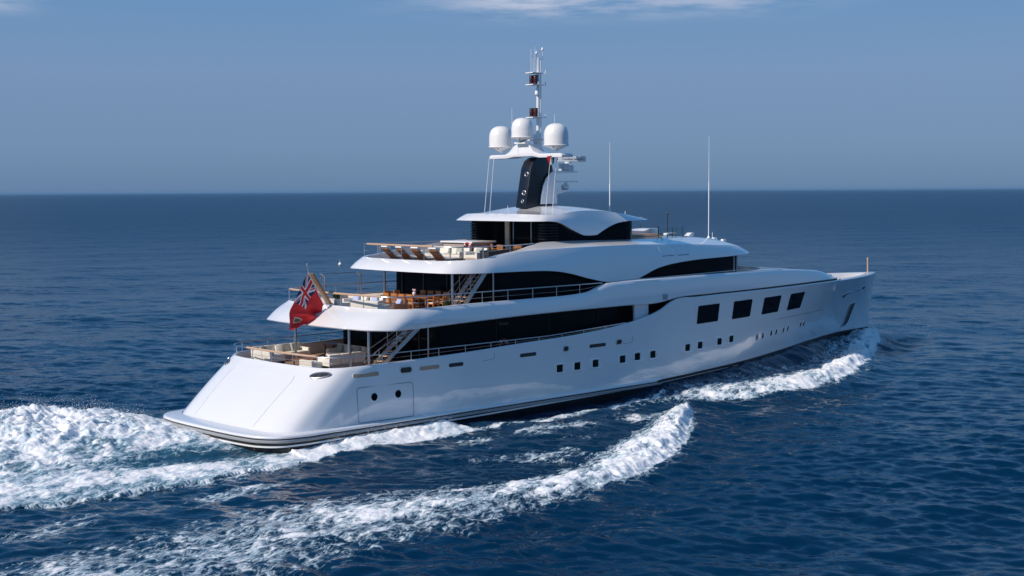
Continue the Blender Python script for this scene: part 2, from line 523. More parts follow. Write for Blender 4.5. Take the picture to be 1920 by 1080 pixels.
fr.build('fender_strip', 'grey', angle=30)

# panels laid on the hull's side
hbm = bmesh.new()
hr = [mir(r) for r in hull_rows]
_v = [hbm.verts.new(p) for r in hr for p in r]
_n = len(hr[0])
for i in range(len(hr) - 1):
    for j in range(_n):
        hbm.faces.new((_v[i * _n + j], _v[i * _n + (j + 1) % _n], _v[(i + 1) * _n + (j + 1) % _n], _v[(i + 1) * _n + j]))
hbm.normal_update()
hull_bvh = BVHTree.FromBMesh(hbm)
def on_hull(x, z, side=-1, off=0.0):
    hit = hull_bvh.ray_cast(Vector((x, side * 20, z)), Vector((0, -side, 0)))
    if hit[0] is None: return Vector((x, side * 5, z))
    n = hit[1]
    if n.y * side < 0: n = -n
    return hit[0] + n * off
def on_transom(y, z, off=0.0):
    off += .008
    hit = hull_bvh.ray_cast(Vector((-20, y, z)), Vector((1, 0, 0)))
    n = hit[1]
    if n.x > 0: n = -n
    return hit[0] + n * off
def rrect(x0, x1, z0, z1, r, n=4, slant=0.0, rise=0.0):
    out = []
    for (cx, cz, a0) in ((x1 - r, z1 - r, 0), (x0 + r, z1 - r, 90), (x0 + r, z0 + r, 180), (x1 - r, z0 + r, 270)):
        for i in range(n + 1):
            a = radians(a0 + 90 * i / n)
            x, z = cx + r * cos(a), cz + r * sin(a)
            out.append((x + slant * (z - z0), z + rise * (x - x0)))
    return out
def oval(cx, cz, rx, rz, n=20): return [(cx + rx * cos(2 * pi * i / n), cz + rz * sin(2 * pi * i / n)) for i in range(n)]
def hull_patch(mb, poly, side, off, mi=0, shrink=(1, .8, .6, .4, .2)):
    cx = sum(p[0] for p in poly) / len(poly); cz = sum(p[1] for p in poly) / len(poly)
    rows = [[on_hull(cx + (x - cx) * k, cz + (z - cz) * k, side, off) for x, z in poly] for k in shrink]
    mb.grid(rows, closed=True, mi=mi)
    o = len(mb.v); c = on_hull(cx, cz, side, off); mb.v.append(tuple(c))
    n = len(poly)
    for j in range(n): mb.f.append((o - n + j, o - n + (j + 1) % n, o)); mb.mi.append(mi)
def hull_ring(mb, poly, side, w, off, mi=0, depth=0.0, throat=.01):
    """A raised rim round poly: outer skirt at the hull, rounded crest, inner skirt."""
    cx = sum(p[0] for p in poly) / len(poly); cz = sum(p[1] for p in poly) / len(poly)
    def grow(d):
        q = []
        for x, z in poly:
            L = hypot(x - cx, z - cz); q.append((x + (x - cx) / L * d, z + (z - cz) / L * d))
        return q
    rows = [[on_hull(x, z, side, o) for x, z in grow(d)] for d, o in ((w, -.01), (w * .55, off * .85), (w * .2, off), (-throat * .15, off * .95), (-throat, .002))]
    mb.grid(rows, closed=True, mi=mi)

for side in (-1, 1):
    # square cabin windows
    for x, z in ((18.85, 2.22), (20.27, 2.22), (21.77, 2.23), (24.08, 2.26), (25.4, 2.3), (26.82, 2.3), (30.2, 2.42), (31.5, 2.45), (33.6, 2.5), (34.95, 2.55)):
        p = rrect(x - .35, x + .35, z - .26, z + .26, .1)
        w = YMB(); hull_ring(w, p, side, .10, .06, throat=.09); fr_ = w.build('window', 'paint', hull, recalc=True)
        g = YMB(); hull_patch(g, rrect(x - .30, x + .20, z - .22, z + .22, .06), side, .010); g.build('pane', 'port_glass', hull)
    # oval ports forward
    for x, z in ((38.2, 2.37), (39.0, 2.39), (40.2, 2.45), (40.95, 2.47), (42.1, 2.52), (42.8, 2.56), (44.95, 2.64), (45.5, 2.66)):
        w = YMB(); hull_ring(w, oval(x, z, .18, .24), side, .06, .035, mi=0, throat=.05); hull_patch(w, oval(x, z, .14, .20), side, .008, mi=1)
        w.build('porthole', ['paint', 'port_glass'], hull)
    # big saloon windows
    for x0, x1, z0, z1 in ((31.05, 33.3, 3.80, 4.89), (34.85, 37.0, 3.82, 4.93), (38.45, 40.7, 3.86, 4.95), (42.0, 44.1, 3.88, 4.98)):
        w = YMB(); hull_patch(w, rrect(x0, x1 - .06, z0, z1, .09, slant=.10, rise=.015), side, .012, mi=0)
        w.build('window', ['glass'], hull)
        w = YMB(); hull_ring(w, rrect(x0, x1 - .06, z0, z1, .09, slant=.10, rise=.015), side, .04, .016); w.build('window_frame', 'gloss_black', hull)
    # shell door in the quarter with two ports
    dw = YMB()
    P = rrect(5.0, 8.42, .84, 2.55, .18, rise=-.01)
    pts = [on_hull(x, z, side, .006) for x, z in P]
    dw.tube(pts, .012, n=4, closed=True)
    door = dw.build('shell_door_seam', 'seam_dark', hull)
    for x in (6.0, 7.47):
        w = YMB(); hull_ring(w, oval(x, 2.02, .2, .2), side, .05, .02); hull_patch(w, oval(x, 2.02, .19, .19), side, .012, mi=1)
        w.build('porthole', ['paint', 'glass'], hull)
    # long freeing slots and fairleads below the sheer
    for k, (x0, x1, z) in enumerate(((4.85, 6.35, 3.13), (8.85, 10.15, 3.14), (10.75, 11.75, 3.13), (15.75, 17.0, 3.2), (21.2, 22.6, 3.25))):
        p = rrect(x0, x1, z - .1, z + .1, .095)
        w = YMB(); hull_ring(w, p, side, .03, .02, mi=0); hull_patch(w, p, side, .011, mi=1)
        w.build('freeing_slot', ['paint', 'teak_rail' if k < 2 else 'groove'], hull)
    for x0, x1, z in ((7.65, 8.35, 3.16), (19.1, 19.5, 3.28), (23.5, 23.95, 3.3)):
        p = rrect(x0, x1, z - .13, z + .13, .12)
        w = YMB(); hull_ring(w, p, side, .06, .035, mi=0); hull_patch(w, p, side, .011, mi=1)
        w.build('fairlead', ['steel', 'groove'], hull)
    # forward fairleads and lights in the bow
    for x0, x1, z, ma in ((51.9, 52.5, 4.16, 'groove'), (52.6, 53.9, 4.27, 'hot_lens'), (54.7, 55.6, 4.38, 'hot_lens'), (56.2, 56.8, 4.5, 'groove')):
        p = rrect(x0, x1, z - .12, z + .12, .11)
        w = YMB(); hull_ring(w, p, side, .04, .03, mi=0); hull_patch(w, p, side, .012, mi=1)
        w.build('bow_fairlead', ['steel', ma], hull)
    # anchor pocket: dark plate down the flare
    p = [(54.5, 3.36), (55.45, 3.44), (54.95, 1.95), (54.4, 1.70), (53.5, 1.66), (53.95, 2.0)]
    w = YMB(); hull_patch(w, p, side, .03); w.build('anchor_plate', 'dark_steel', hull)
    w = YMB(); w.tube([on_hull(x, z, side, .02) for x, z in p], .03, closed=True, n=5); w.build('anchor_plate_rim', 'steel', hull)
    # draught seam forward
    w = YMB(); w.tube([on_hull(x, 3.35 + .012 * (x - 41), side, .006) for x in np.linspace(40.8, 48.5, 24)], .012, n=4); w.build('panel_seam', 'seam_dark', hull)
    for x in (13.9, 24.9):
        w = YMB(); w.tube([on_hull(x, z, side, .006) for z in (3.55, 3.2)] + [on_hull(x - .8, 3.15, side, .006)], .010, n=4); w.build('gate_seam', 'seam_dark', hull)
# swept transom door, mooring ports
for y0 in (-2.35,):
    P = [(-2.6, .9), (-2.75, 2.9), (-2.6, 3.1), (2.55, 3.1), (2.75, 2.9), (2.6, .9)]
    w = YMB(); 
    pts = []
    for (a, b), (c_, d_) in zip(P[:-1], P[1:]):
        for t in np.linspace(0, 1, 8): pts.append(on_transom(a + (c_ - a) * t, b + (d_ - b) * t, .002))
    w.tube(pts, .009, n=4); w.build('transom_door_seam', 'seam', hull)
for s in (-1, 1):
    w = YMB()
    p = [on_transom(s * (4.05 + .42 * cos(a)), 3.2 + .12 * sin(a) + .04 * cos(a), .03) for a in np.linspace(0, 2 * pi, 20, endpoint=False)]
    c_ = on_transom(s * 4.05, 3.2, .06)
    o = len(w.v); w.v += [tuple(q) for q in p] + [tuple(c_)]
    for j in range(20): w.f.append((j, (j + 1) % 20, 20)); w.mi.append(0)
    w.tube(p, .035, closed=True, n=6, mi=1)
    w.tube([p[5], p[15]], .03, n=6, mi=1)
    w.build('mooring_port', ['groove', 'steel'], hull)

# ---- decks
def deck(name, x0, x1, hwf, z, mat, n=40, inset=0.02, parent=None, crown=0.0, zf=None):
    xs = np.linspace(x0, x1, n)
    rows = []
    for x in xs:
        h = max(0.01, hwf(x) - inset)
        rows.append([(x, h * t, (zf(x) if zf else z) + crown * (1 - t * t)) for t in np.linspace(-1, 1, 9)])
    return YMB().grid(rows).build(name, mat, parent)
def hw_from(R):
    k = np.argmax(-R[:, 1])
    a = R[np.argsort(R[:, 0])]
    return lambda x: float(np.interp(x, a[:, 0], -a[:, 1]))
hw_main = hw_from(Sin)
deck('main_deck', 3.66, 30, hw_main, 3.0, 'teak')
deck('bow_deck', 47.5, 58.6, hw_from(rot90_offset(hull_at(4.76), cap_d)), 4.76, 'teak')

# ---- upper deck: bulwark band running from the aft overhang to the foredeck
U1_c = [(5.75, 0, 5.2), (5.78, -1.8, 5.2), (5.9, -3.3, 5.2), (6.3, -4.5, 5.18), (7.1, -5.1, 5.16), (8.5, -5.3, 5.18), (11, -5.36, 5.25), (15.8, -5.38, 5.35), (20, -5.38, 5.38),
        (24, -5.38, 5.38), (27.6, -5.37, 5.39), (28.8, -5.36, 5.55), (32, -5.28, 5.62), (36, -5.12, 5.64), (40, -4.87, 5.66), (44, -4.42, 5.67), (47, -4.0, 5.67), (49.2, -3.62, 5.66)]
U2_c = [(7.1, 0), (7.1, -1.8), (7.2, -3.2), (7.5, -4.3), (8.2, -4.95), (9.3, -5.15), (11.5, -5.22), (16, -5.25), (20.2, -5.26),
        (24, -5.26), (27.6, -5.25), (28.8, -5.24), (32, -5.17), (36, -5.0), (40, -4.72), (44, -4.25), (46.9, -3.82), (48.5, -3.5)]
zu = spline([(6, 6.1), (9, 6.08), (12, 6.13), (17, 6.14), (20.5, 6.19), (21.3, 6.26), (22.2, 6.52), (22.9, 6.66), (24, 6.70), (28, 6.73), (35, 6.72), (40, 6.66), (44, 6.47), (46.5, 6.25), (48, 5.98), (49.2, 5.75)], 8)
def zU(x): return np.interp(x, zu[:, 0], zu[:, 1])
U1, U2 = row(U1_c), row(U2_c, zU)
def midrow(A, B, t, bulge, lift=0):
    P = A + (B - A) * t
    P = rot90_offset(P, -np.asarray(bulge))
    P[:, 2] = A[:, 2] + (B[:, 2] - A[:, 2]) * t + lift
    return P
aftness = np.interp(U1[:, 0], [0, 7, 12, 40, 49], [1, 1, .25, .2, .1])
U_lip0 = rot90_offset(U1, .35); U_lip0[:, 2] = U1[:, 2] + .01
U_lip1 = rot90_offset(U1, .04); U_lip1[:, 2] = U1[:, 2] - .02
U_lip2 = U1.copy(); U_lip2[:, 2] += .03
Ub = [midrow(U1, U2, t, b * aftness * .12, ) for t, b in ((.2, .6), (.4, .95), (.6, 1.0), (.8, .7))]
U2b = rot90_offset(U2, .075); U2b[:, 2] += .07
fwd = np.interp(U2[:, 0], [0, 41, 43, 50], [0, 0, 1, 1])
U3 = rot90_offset(U2, .18); U3[:, 2] = U2[:, 2] + .07
U4 = U3.copy(); U4[:, 2] = np.where(U3[:, 0] < 44, 5.6, U3[:, 2] - .3)
def ring_or_open(mb, rows, nose=True):
    """Port and starboard halves joined round the stern; forward end left as it is."""
    full = [np.vstack([(r * np.array([1, -1, 1]))[:0:-1], r]) for r in rows]
    mb.grid(full)
ub = YMB(); ring_or_open(ub, [U_lip0, U_lip1, U_lip2] + Ub + [U2, U2b, U3])
upper_band = ub.build('upper_bulwark', 'paint', angle=38)
ui = YMB(); ring_or_open(ui, [U3 - np.array([0, 0, .003]), U4]); ui.build('bulwark_lining', 'white', upper_band)
hw_u1, hw_u3 = hw_from(U_lip0), hw_from(U3)
deck('soffit', 6.1, 31, hw_u1, 5.235, 'white', parent=upper_band, inset=-.02, zf=lambda x: ip(x, [6, 8, 16, 28, 32], [5.22, 5.19, 5.36, 5.40, 5.5]))
deck('upper_deck', 7.2, 43, hw_u3, 5.6, 'teak')
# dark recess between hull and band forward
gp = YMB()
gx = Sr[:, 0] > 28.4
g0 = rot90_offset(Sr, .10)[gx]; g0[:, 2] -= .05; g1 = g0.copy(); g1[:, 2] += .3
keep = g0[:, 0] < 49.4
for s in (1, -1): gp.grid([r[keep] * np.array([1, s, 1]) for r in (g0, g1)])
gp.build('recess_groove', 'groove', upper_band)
# foredeck plateau with a rounded walkway cut in front of the wheelhouse
fp = YMB(); rows = []
ts = np.linspace(-1, 1, 41)
inner_rows = []
for k, sx in enumerate(np.linspace(0, 1, 26)):
    rw = []
    for t in ts:
        xa = 36.6 + 5.2 * sqrt(max(0, 1 - (abs(t)) ** 2.2))
        x = xa + (48.5 - xa) * sx
        h = hw_u3(x) + .01
        ze = float(zU(x)) + .07
        rw.append((x, h * t, ze + (.05 + .05 * max(0, (46 - x) / 8)) * (1 - t * t)))
    rows.append(rw)
fp.grid(rows)
fp.grid([rows[0], [(p[0], p[1], 5.58) for p in rows[0]]])
end = rows[-1]
fp.grid([end, [(p[0] + .45, p[1] * 1.02, 5.52) for p in end], [(p[0] + .5, p[1] * 1.02, 4.76) for p in end]])
fp.build('foredeck', 'paint', angle=40)

# ---- sun deck: overhang with wings that drop between the window bands
P1 = [(11.2, 0, 7.75), (11.23, -1.6, 7.75), (11.33, -3.0, 7.75), (11.65, -4.1, 7.74), (12.6, -4.65, 7.72), (13.5, -4.88, 7.71), (15, -4.93, 7.70), (17, -4.94, 7.67), (18.4, -4.94, 7.62), (19.4, -4.94, 7.52), (20.4, -4.94, 7.34), (21.6, -4.94, 7.06), (22.9, -4.94, 6.80),
      (24.4, -4.93, 6.81), (25.95, -4.92, 6.83), (26.7, -4.9, 7.06), (27.5, -4.87, 7.30), (28.5, -4.82, 7.48), (30, -4.72, 7.62), (32, -4.56, 7.71), (34, -4.38, 7.74), (36.3, -4.1, 7.77), (38.2, -3.72, 7.82), (39.5, -2.9, 7.86), (40.4, -1.6, 7.88), (40.7, 0, 7.88)]
P2 = [(11.95, 0, 8.32), (11.98, -1.5, 8.32), (12.05, -2.8, 8.33), (12.3, -3.75, 8.35), (12.9, -4.3, 8.38), (13.9, -4.52, 8.44), (15.1, -4.58, 8.60), (17, -4.6, 8.75), (18.4, -4.6, 8.79), (19.4, -4.6, 8.80), (20.4, -4.6, 8.81), (21.6, -4.6, 8.82), (22.9, -4.6, 8.82),
      (24.4, -4.6, 8.82), (25.95, -4.58, 8.82), (26.7, -4.56, 8.80), (27.5, -4.54, 8.78), (28.5, -4.5, 8.76), (30, -4.42, 8.71), (32, -4.3, 8.64), (34, -4.12, 8.55), (36.1, -3.85, 8.44), (37.6, -3.4, 8.36), (38.5, -2.5, 8.33), (39.1, -1.4, 8.32), (39.3, 0, 8.32)]
P3 = [(12.12, 0, 8.33), (12.15, -1.5, 8.33), (12.2, -2.7, 8.34), (12.45, -3.58, 8.36), (13.05, -4.12, 8.39), (14.0, -4.33, 8.45), (15.1, -4.38, 8.62), (16.6, -4.25, 8.80), (18.0, -3.85, 9.0), (19.2, -3.5, 9.12), (20.4, -3.42, 9.14), (21.6, -3.42, 9.14), (22.9, -3.42, 9.13),
      (24.4, -3.42, 9.1), (25.95, -3.42, 9.08), (26.7, -3.4, 9.07), (27.5, -3.36, 9.06), (28.5, -3.3, 9.05), (30, -3.15, 9.04), (32, -2.9, 9.02), (34, -2.7, 8.98), (35.6, -2.5, 8.90), (36.6, -2.1, 8.84), (37.2, -1.5, 8.80), (37.5, -.8, 8.78), (37.6, 0, 8.77)]
SH = {12, 14}
D1 = spline(P1, NS, SH); D2 = spline(P2, NS); D3 = spline(P3, NS)
for R in (D1, D2, D3): R[:, 1] = np.minimum(R[:, 1], 0)
Dl0 = rot90_offset(D1, np.interp(D1[:, 0], [0, 14, 18, 30, 34, 41], [.3, .3, .12, .12, .25, .25])); Dl0[:, 2] = D1[:, 2] + .02
Dl1 = rot90_offset(D1, .03); Dl1[:, 2] = D1[:, 2] - .015
Dm = []
da = np.interp(D1[:, 0], [0, 13, 16, 36, 40], [1, 1, .6, .6, 1])
for t, b in ((.2, .6), (.45, 1), (.7, .9), (.9, .4)):
    Dm.append(midrow(D1, D2, t, b * .07 * da))
D23 = D2 + (D3 - D2) * .06; D23[:, 2] += .012
D23b = D2 + (D3 - D2) * .5; D23b[:, 2] += .015
D4 = D3.copy(); D4[:, 2] = 8.0
sb = YMB(); sb.grid([mir(r) for r in [Dl0, Dl1, D1] + Dm + [D2, D23, D23b, D3]], closed=True)
sun_band = sb.build('sun_deck_bulwark', 'paint', angle=19)
si = YMB(); si.grid([mir(D3 - np.array([0, 0, .003])), mir(D4)], closed=True); si.build('bulwark_lining', 'white', sun_band)
hw_d3, hw_d1 = hw_from(D3), hw_from(Dl0)
deck('sun_deck', 12.2, 30, hw_d3, 8.0, 'teak')
deck('soffit', 11.6, 40.2, hw_from(rot90_offset(D1, .2)), 7.74, 'white', parent=sun_band, inset=0.0, zf=lambda x: ip(x, [11.5, 17, 22, 40], [7.77, 7.74, 7.74, 7.86]))
# wheelhouse roof forward of the sun lounge
wr = YMB(); rows = []
for x in np.linspace(28.6, 37.58, 30):
    h = hw_d3(x); ze = ip(x, D3[np.argsort(D3[:, 0])][:, 0], D3[np.argsort(D3[:, 0])][:, 2])
    rows.append([(x, h * t, ze + .06 * (1 - t * t) * ip(x, [28.6, 33, 35, 38], [0, .3, 1, 1])) for t in np.linspace(-1, 1, 13)])
wr.grid(rows); wr.build('wheelhouse_roof', 'paint')

# ---- glazed houses on three decks
def house(name, half, z0, z1, mat='glass', n=6, parent=None, top=None, sharp=()):
    R = spline([(a[0], a[1], 0) for a in half], n, sharp)
    R[:, 1] = np.minimum(R[:, 1], 0)
    a, b = R.copy(), R.copy(); a[:, 2] = z0; b[:, 2] = z1
    if top is not None: b = rot90_offset(b, top)
    mb = YMB(); mb.grid([mir(a), mir(b)], closed=True)
    return mb.build(name, mat, parent, angle=25), R
h_main, R = house('main_deckhouse', [(10.9, 0), (10.9, -1.5), (10.9, -3.0), (10.95, -3.9), (11.25, -4.2), (12.5, -4.25), (18, -4.28), (24, -4.28), (29, -4.28), (32, -4.28), (33, -3), (33, 0)], 3.0, 5.45, n=3, sharp=(9, 10))
h_up, R = house('upper_deckhouse', [(14.8, 0), (14.8, -2), (14.8, -3.4), (14.85, -3.95), (15.2, -4.25), (16, -4.3), (20, -4.34), (26, -4.32), (32, -4.18), (35.5, -3.98), (37.1, -3.75), (38.4, -2.6), (39.1, -1.3), (39.3, 0)], 5.6, 7.85, n=4, top=.02)
h_sun, R = house('sun_deckhouse', [(21.4, 0), (21.4, -1.4), (21.4, -2.35), (21.3, -2.55), (20.1, -2.6), (19.95, -2.8), (20.0, -3.1), (20.3, -3.22), (23, -3.25), (26, -3.22), (27.3, -3.1), (28.2, -2.4), (28.7, -1.2), (28.8, 0)], 8.0, 10.35, n=4)
def bars(name, items, mat, parent):
    for it in items:
        b = YMB(); b.box(*it); b.build(name, mat, parent)
bars('mullion', [((10.86, y, 4.2), (.05, .05, 2.4)) for y in (3.2, 1.2, -1.0, -2.8)], 'dark_steel', h_main)
bars('mullion', [((14.76, y, 6.7), (.05, .05, 2.2)) for y in (3.3, 1.4, -.6, -2.2)], 'dark_steel', h_up)
bars('mullion', [((21.36, y, 9.2), (.05, .05, 2.2)) for y in (.9, -.6)], 'steel', h_sun)
bars('mullion', [((x, -4.31, 4.4), (.03, .03, 2.0)) for x in (15, 19, 23)], 'groove', h_main)
bars('mullion', [((36.6, -3.86, 7.1), (.12, .05, 1.4)), ((37.0, -3.78, 7.1), (.08, .05, 1.4))], 'vent', h_up)
# cabin interior hint: pale door panel, post and ceiling of the sun house
b = YMB(); b.box((21.3, 1.35, 9.2), (.12, .34, 2.3), bev=.02); b.build('corner_post', 'cream', h_sun)
for y in (2.9, -2.95):
    for k in range(8):
        b = YMB(); rr_ = [(19.93 + .0, y - .28, 8.95 + .16 * k), (19.9, y, 8.95 + .16 * k), (19.93, y + .28, 8.95 + .16 * k)]
        if y < 0: rr_ = [(19.95, -2.62, 8.95 + .16 * k), (19.86, -2.85, 8.95 + .16 * k), (19.95, -3.14, 8.95 + .16 * k), (20.3, -3.28, 8.95 + .16 * k), (20.9, -3.30, 8.95 + .16 * k)]
        else: rr_ = [(p[0], -p[1], p[2]) for p in [(19.95, -2.62, 8.95 + .16 * k), (19.86, -2.85, 8.95 + .16 * k), (19.95, -3.14, 8.95 + .16 * k), (20.3, -3.28, 8.95 + .16 * k), (20.9, -3.30, 8.95 + .16 * k)]]
        b.tube(rr_, .035, n=6); b.build('louvre', 'gloss_black', h_sun)

# ---- hard top
R1 = [(18.55, 0, 10.3), (18.56, -1.3, 10.3), (18.62, -2.4, 10.3), (18.85, -3.2, 10.3), (19.25, -3.55, 10.3), (19.95, -3.66, 10.29), (20.5, -3.68, 10.22), (20.9, -3.68, 10.10), (21.7, -3.68, 9.76), (22.6, -3.68, 9.44),
      (23.15, -3.68, 9.42), (23.7, -3.68, 9.44), (24.5, -3.66, 9.78), (25.4, -3.64, 10.06), (26.4, -3.6, 10.18), (27.5, -3.5, 10.21), (28.7, -3.2, 10.22), (29.6, -2.4, 10.24), (30.2, -1.2, 10.25), (30.4, 0, 10.25)]
R2 = [(19.2, 0, 10.70), (19.21, -1.2, 10.70), (19.25, -2.2, 10.69), (19.42, -2.9, 10.67), (19.75, -3.2, 10.66), (20.25, -3.31, 10.67), (20.8, -3.34, 10.69), (21.2, -3.36, 10.73), (21.8, -3.38, 10.79), (22.6, -3.38, 10.84),
      (23.15, -3.38, 10.85), (23.7, -3.38, 10.84), (24.5, -3.36, 10.80), (25.4, -3.3, 10.73), (26.3, -3.2, 10.64), (27.1, -3.0, 10.56), (27.8, -2.6, 10.50), (28.4, -1.9, 10.47), (28.8, -1.0, 10.46), (28.95, 0, 10.46)]
T1 = spline(R1, NS, {9, 11}); T2 = spline(R2, NS)
for R in (T1, T2): R[:, 1] = np.minimum(R[:, 1], 0)
Tl0 = rot90_offset(T1, .3); Tl0[:, 2] = T1[:, 2] + .03
Tl1 = rot90_offset(T1, .03); Tl1[:, 2] = T1[:, 2] - .012
Tm = [midrow(T1, T2, t, b * .045) for t, b in ((.25, .7), (.5, 1), (.75, .7))]
rt = YMB(); rt.grid([mir(r) for r in [Tl0, Tl1, T1] + Tm + [T2]], closed=True)
# crowned top between the two upper edges
ring = mir(T2); nn = len(ring); half = len(T2)
rows = []
for i in range(half):
    a = T2[i]; bq = a * np.array([1, -1, 1])
    cz = ip(a[0], [19.2, 20.0, 22, 25, 27, 29], [0, .10, .30, .26, .16, .0])
    rows.append([(a[0], a[1] * t, a[2] + cz * (1 - t * t)) for t in np.linspace(1, -1, 15)])
rt.grid(rows)
hardtop = rt.build('hardtop_roof', 'paint', angle=19, merge=.0005)
deck('soffit', 18.9, 29.6, hw_from(Tl0), 10.3, 'white', parent=hardtop, inset=-.01, zf=lambda x: 10.335)
# ================================================================== FITTINGS ON THE YACHT
# small louvre on the side band and hatch seams on the wing
b = YMB(); b.box((27.85, -5.375, 5.66), (.42, .04, .34), bev=.01); b.build('louvre', 'vent', upper_band)
dz = [r for r in [D1] + Dm + [D2]]
sbm = bmesh.new(); _r = [mir(r) for r in dz]; _v = [sbm.verts.new(p) for r in _r for p in r]; _n = len(_r[0])
for i in range(len(_r) - 1):
    for j in range(_n): sbm.faces.new((_v[i * _n + j], _v[i * _n + (j + 1) % _n], _v[(i + 1) * _n + (j + 1) % _n], _v[(i + 1) * _n + j]))
sbm.normal_update()
sun_bvh = BVHTree.FromBMesh(sbm)
def on_sun(x, z, side, off):
    h = sun_bvh.ray_cast(Vector((x, side * 20, z)), Vector((0, -side, 0)))
    return h[0] + Vector((0, side * off, 0))
for s in (-1, 1):
    for x0 in (28.25, 29.8):
        w = YMB()
        w.tube([on_sun(x0 - .13, 8.58, s, .004), on_sun(x0 + .1, 8.06, s, .004), on_sun(x0 + 1.3, 8.07, s, .004), on_sun(x0 + 1.2, 8.58, s, .004)], .016, n=4)
        w.build('hatch_seam', 'seam', sun_band)
        w = YMB(); w.tube([on_sun(x0 + .12, 8.05, s, .006), on_sun(x0 + 1.28, 8.06, s, .006)], .022, n=4); w.build('hatch_lip', 'seam_dark', sun_band)
# white pillar filling the end of the long main-deck opening
for s in (-1, 1):
    w = YMB(); w.prism([(25.5, 4.35), (26.75, 4.6), (26.75, 5.42), (25.5, 5.42)], s * 5.0, s * 4.85, bev=.02); w.build('side_pillar', 'paint')
# pillars under the overhangs
for x, y, z0, z1 in ((6.9, 2.7, 3.0, 5.24), (6.9, -2.0, 3.0, 5.24), (6.9, -3.6, 3.0, 5.24), (12.5, 2.1, 5.6, 7.78), (12.5, -3.6, 5.6, 7.78), (14.8, -4.3, 5.6, 7.75), (10.2, -4.3, 3.0, 5.3)):
    w = YMB(); w.tube([(x, y, z0), (x, y, z1)], .075 if abs(y) < 4 else .035, n=12)
    p_ = w.build('pillar', 'steel')
    w = YMB(); w.tube([(x, y, z0), (x, y, z0 + .04)], .13, n=12); w.build('foot_plate', 'steel', p_)

# ---- railings
def railing(path, top, base, every, mids=1, rad=.028, teak=None, cap_name='teak_cap'):
    """path: (x, y) points; top/base: heights of the rail and of the posts' feet at each point."""
    P_ = [Vector((p[0], p[1], t)) for p, t in zip(path, top)]
    w = YMB(); w.tube(P_, rad, n=8); rl = w.build('railing', 'steel')
    L = [0]
    for a, b_ in zip(P_[:-1], P_[1:]): L.append(L[-1] + (b_ - a).length)
    def at_(s):
        x = ip(s, L, [p.x for p in P_]); y = ip(s, L, [p.y for p in P_])
        return x, y, ip(s, L, top), ip(s, L, base)
    npost = max(2, int(L[-1] / every))
    for i in range(npost + 1):
        x, y, t, b_ = at_(L[-1] * i / npost)
        if t - b_ < .12: continue
        w = YMB(); w.tube([(x, y, b_ - .02), (x, y, t)], rad * .75, n=6); w.build('post', 'steel', rl)
    for k in range(mids):
        f = (k + 1) / (mids + 1)
        w = YMB(); w.tube([(p.x, p.y, b_ + (p.z - b_) * f) for p, b_ in zip(P_, base) if p.z - b_ > .15], .010, n=5); w.build('mid_wire', 'steel', rl)
    if teak:
        pts = [p + Vector((0, 0, .03)) for p in P_ if teak(p)]
        w = YMB(); w.tube(pts, .055, n=8); w.build(cap_name, 'teak_rail', rl)
    return rl
def around(R, inset, xmax):
    r = rot90_offset(R, inset); r = r[r[:, 0] < xmax]
    return np.vstack([(r * np.array([1, -1, 1]))[:0:-1], r])
pm = around(Sr, .09, 24.6)
railing(pm[:, :2], np.maximum(np.interp(pm[:, 0], [3, 18, 21, 24.6], [4.03, 4.08, 4.2, 4.36]), zS(pm[:, 0]) + .04), zS(pm[:, 0]) + .03, 1.75, 1, teak=lambda p: p.x < 4.2 and -3.6 < p.y < 2.4)
pu = around(U2, .10, 22.6)
railing(pu[:, :2], np.full(len(pu), 6.76), zU(pu[:, 0]) + .01, 1.8, 1, teak=lambda p: p.x < 7.6 and -4.0 < p.y < 3.9)
for s in (-1, 1):
    r = rot90_offset(U2, .10); r = r[(r[:, 0] > 22.6) & (r[:, 0] < 41)]
    railing(r[:, :2] * np.array([1, -s]), np.interp(r[:, 0], [22.6, 36, 41], [6.80, 6.90, 6.80]), zU(r[:, 0]) + .01, 2.2, 0, rad=.022)
ps = around(D2, .07, 14.0)
ps_top = np.full(len(ps), 9.07)
railing(ps[:, :2], ps_top, np.interp(ps[:, 0], D2[:, 0], D2[:, 2]), 1.6, 1, teak=lambda p: p.x < 12.4 and -2.6 < p.y < 3.2)
for s in (-1, 1):
    q = [(14.0, -4.42), (15.0, -4.35), (16.2, -4.15), (17.4, -3.9), (18.4, -3.72)]
    railing([(a, -s * b_) for a, b_ in q], [9.07] * 4 + [9.1], [8.46, 8.6, 8.75, 8.9, 9.0], 1.5, 1)
    w = YMB(); w.tube([(18.4, s * 3.72, 9.1), (18.55, s * 3.7, 9.02), (18.3, s * 3.9, 8.95), (17.9, s * 3.95, 8.93)], .026); w.build('rail_return', 'steel')
# forward glass screen on the wheelhouse roof
for (x, y) in ((30.6, -2.55), (32.0, -2.5), (33.3, -2.3), (33.6, -1.5), (33.6, 0), (33.6, 1.5), (33.3, 2.3), (32.0, 2.5), (30.6, 2.55)):
    w = YMB(); w.tube([(x, y, 9.0), (x, y, 9.72)], .022, n=6); w.build('screen_post', 'dark_steel')
sc = [(30.6, -2.55), (32.0, -2.5), (33.3, -2.3), (33.6, -1.5), (33.6, 0), (33.6, 1.5), (33.3, 2.3), (32.0, 2.5), (30.6, 2.55)]
for (a, b_) in zip(sc[:-1], sc[1:]):
    w = YMB(); cx, cy = (a[0] + b_[0]) / 2, (a[1] + b_[1]) / 2
    w.box((cx, cy, 9.36), (hypot(b_[0] - a[0], b_[1] - a[1]) - .06, .012, .58), rz=atan2(b_[1] - a[1], b_[0] - a[0])); w.build('glass_screen', 'clear')
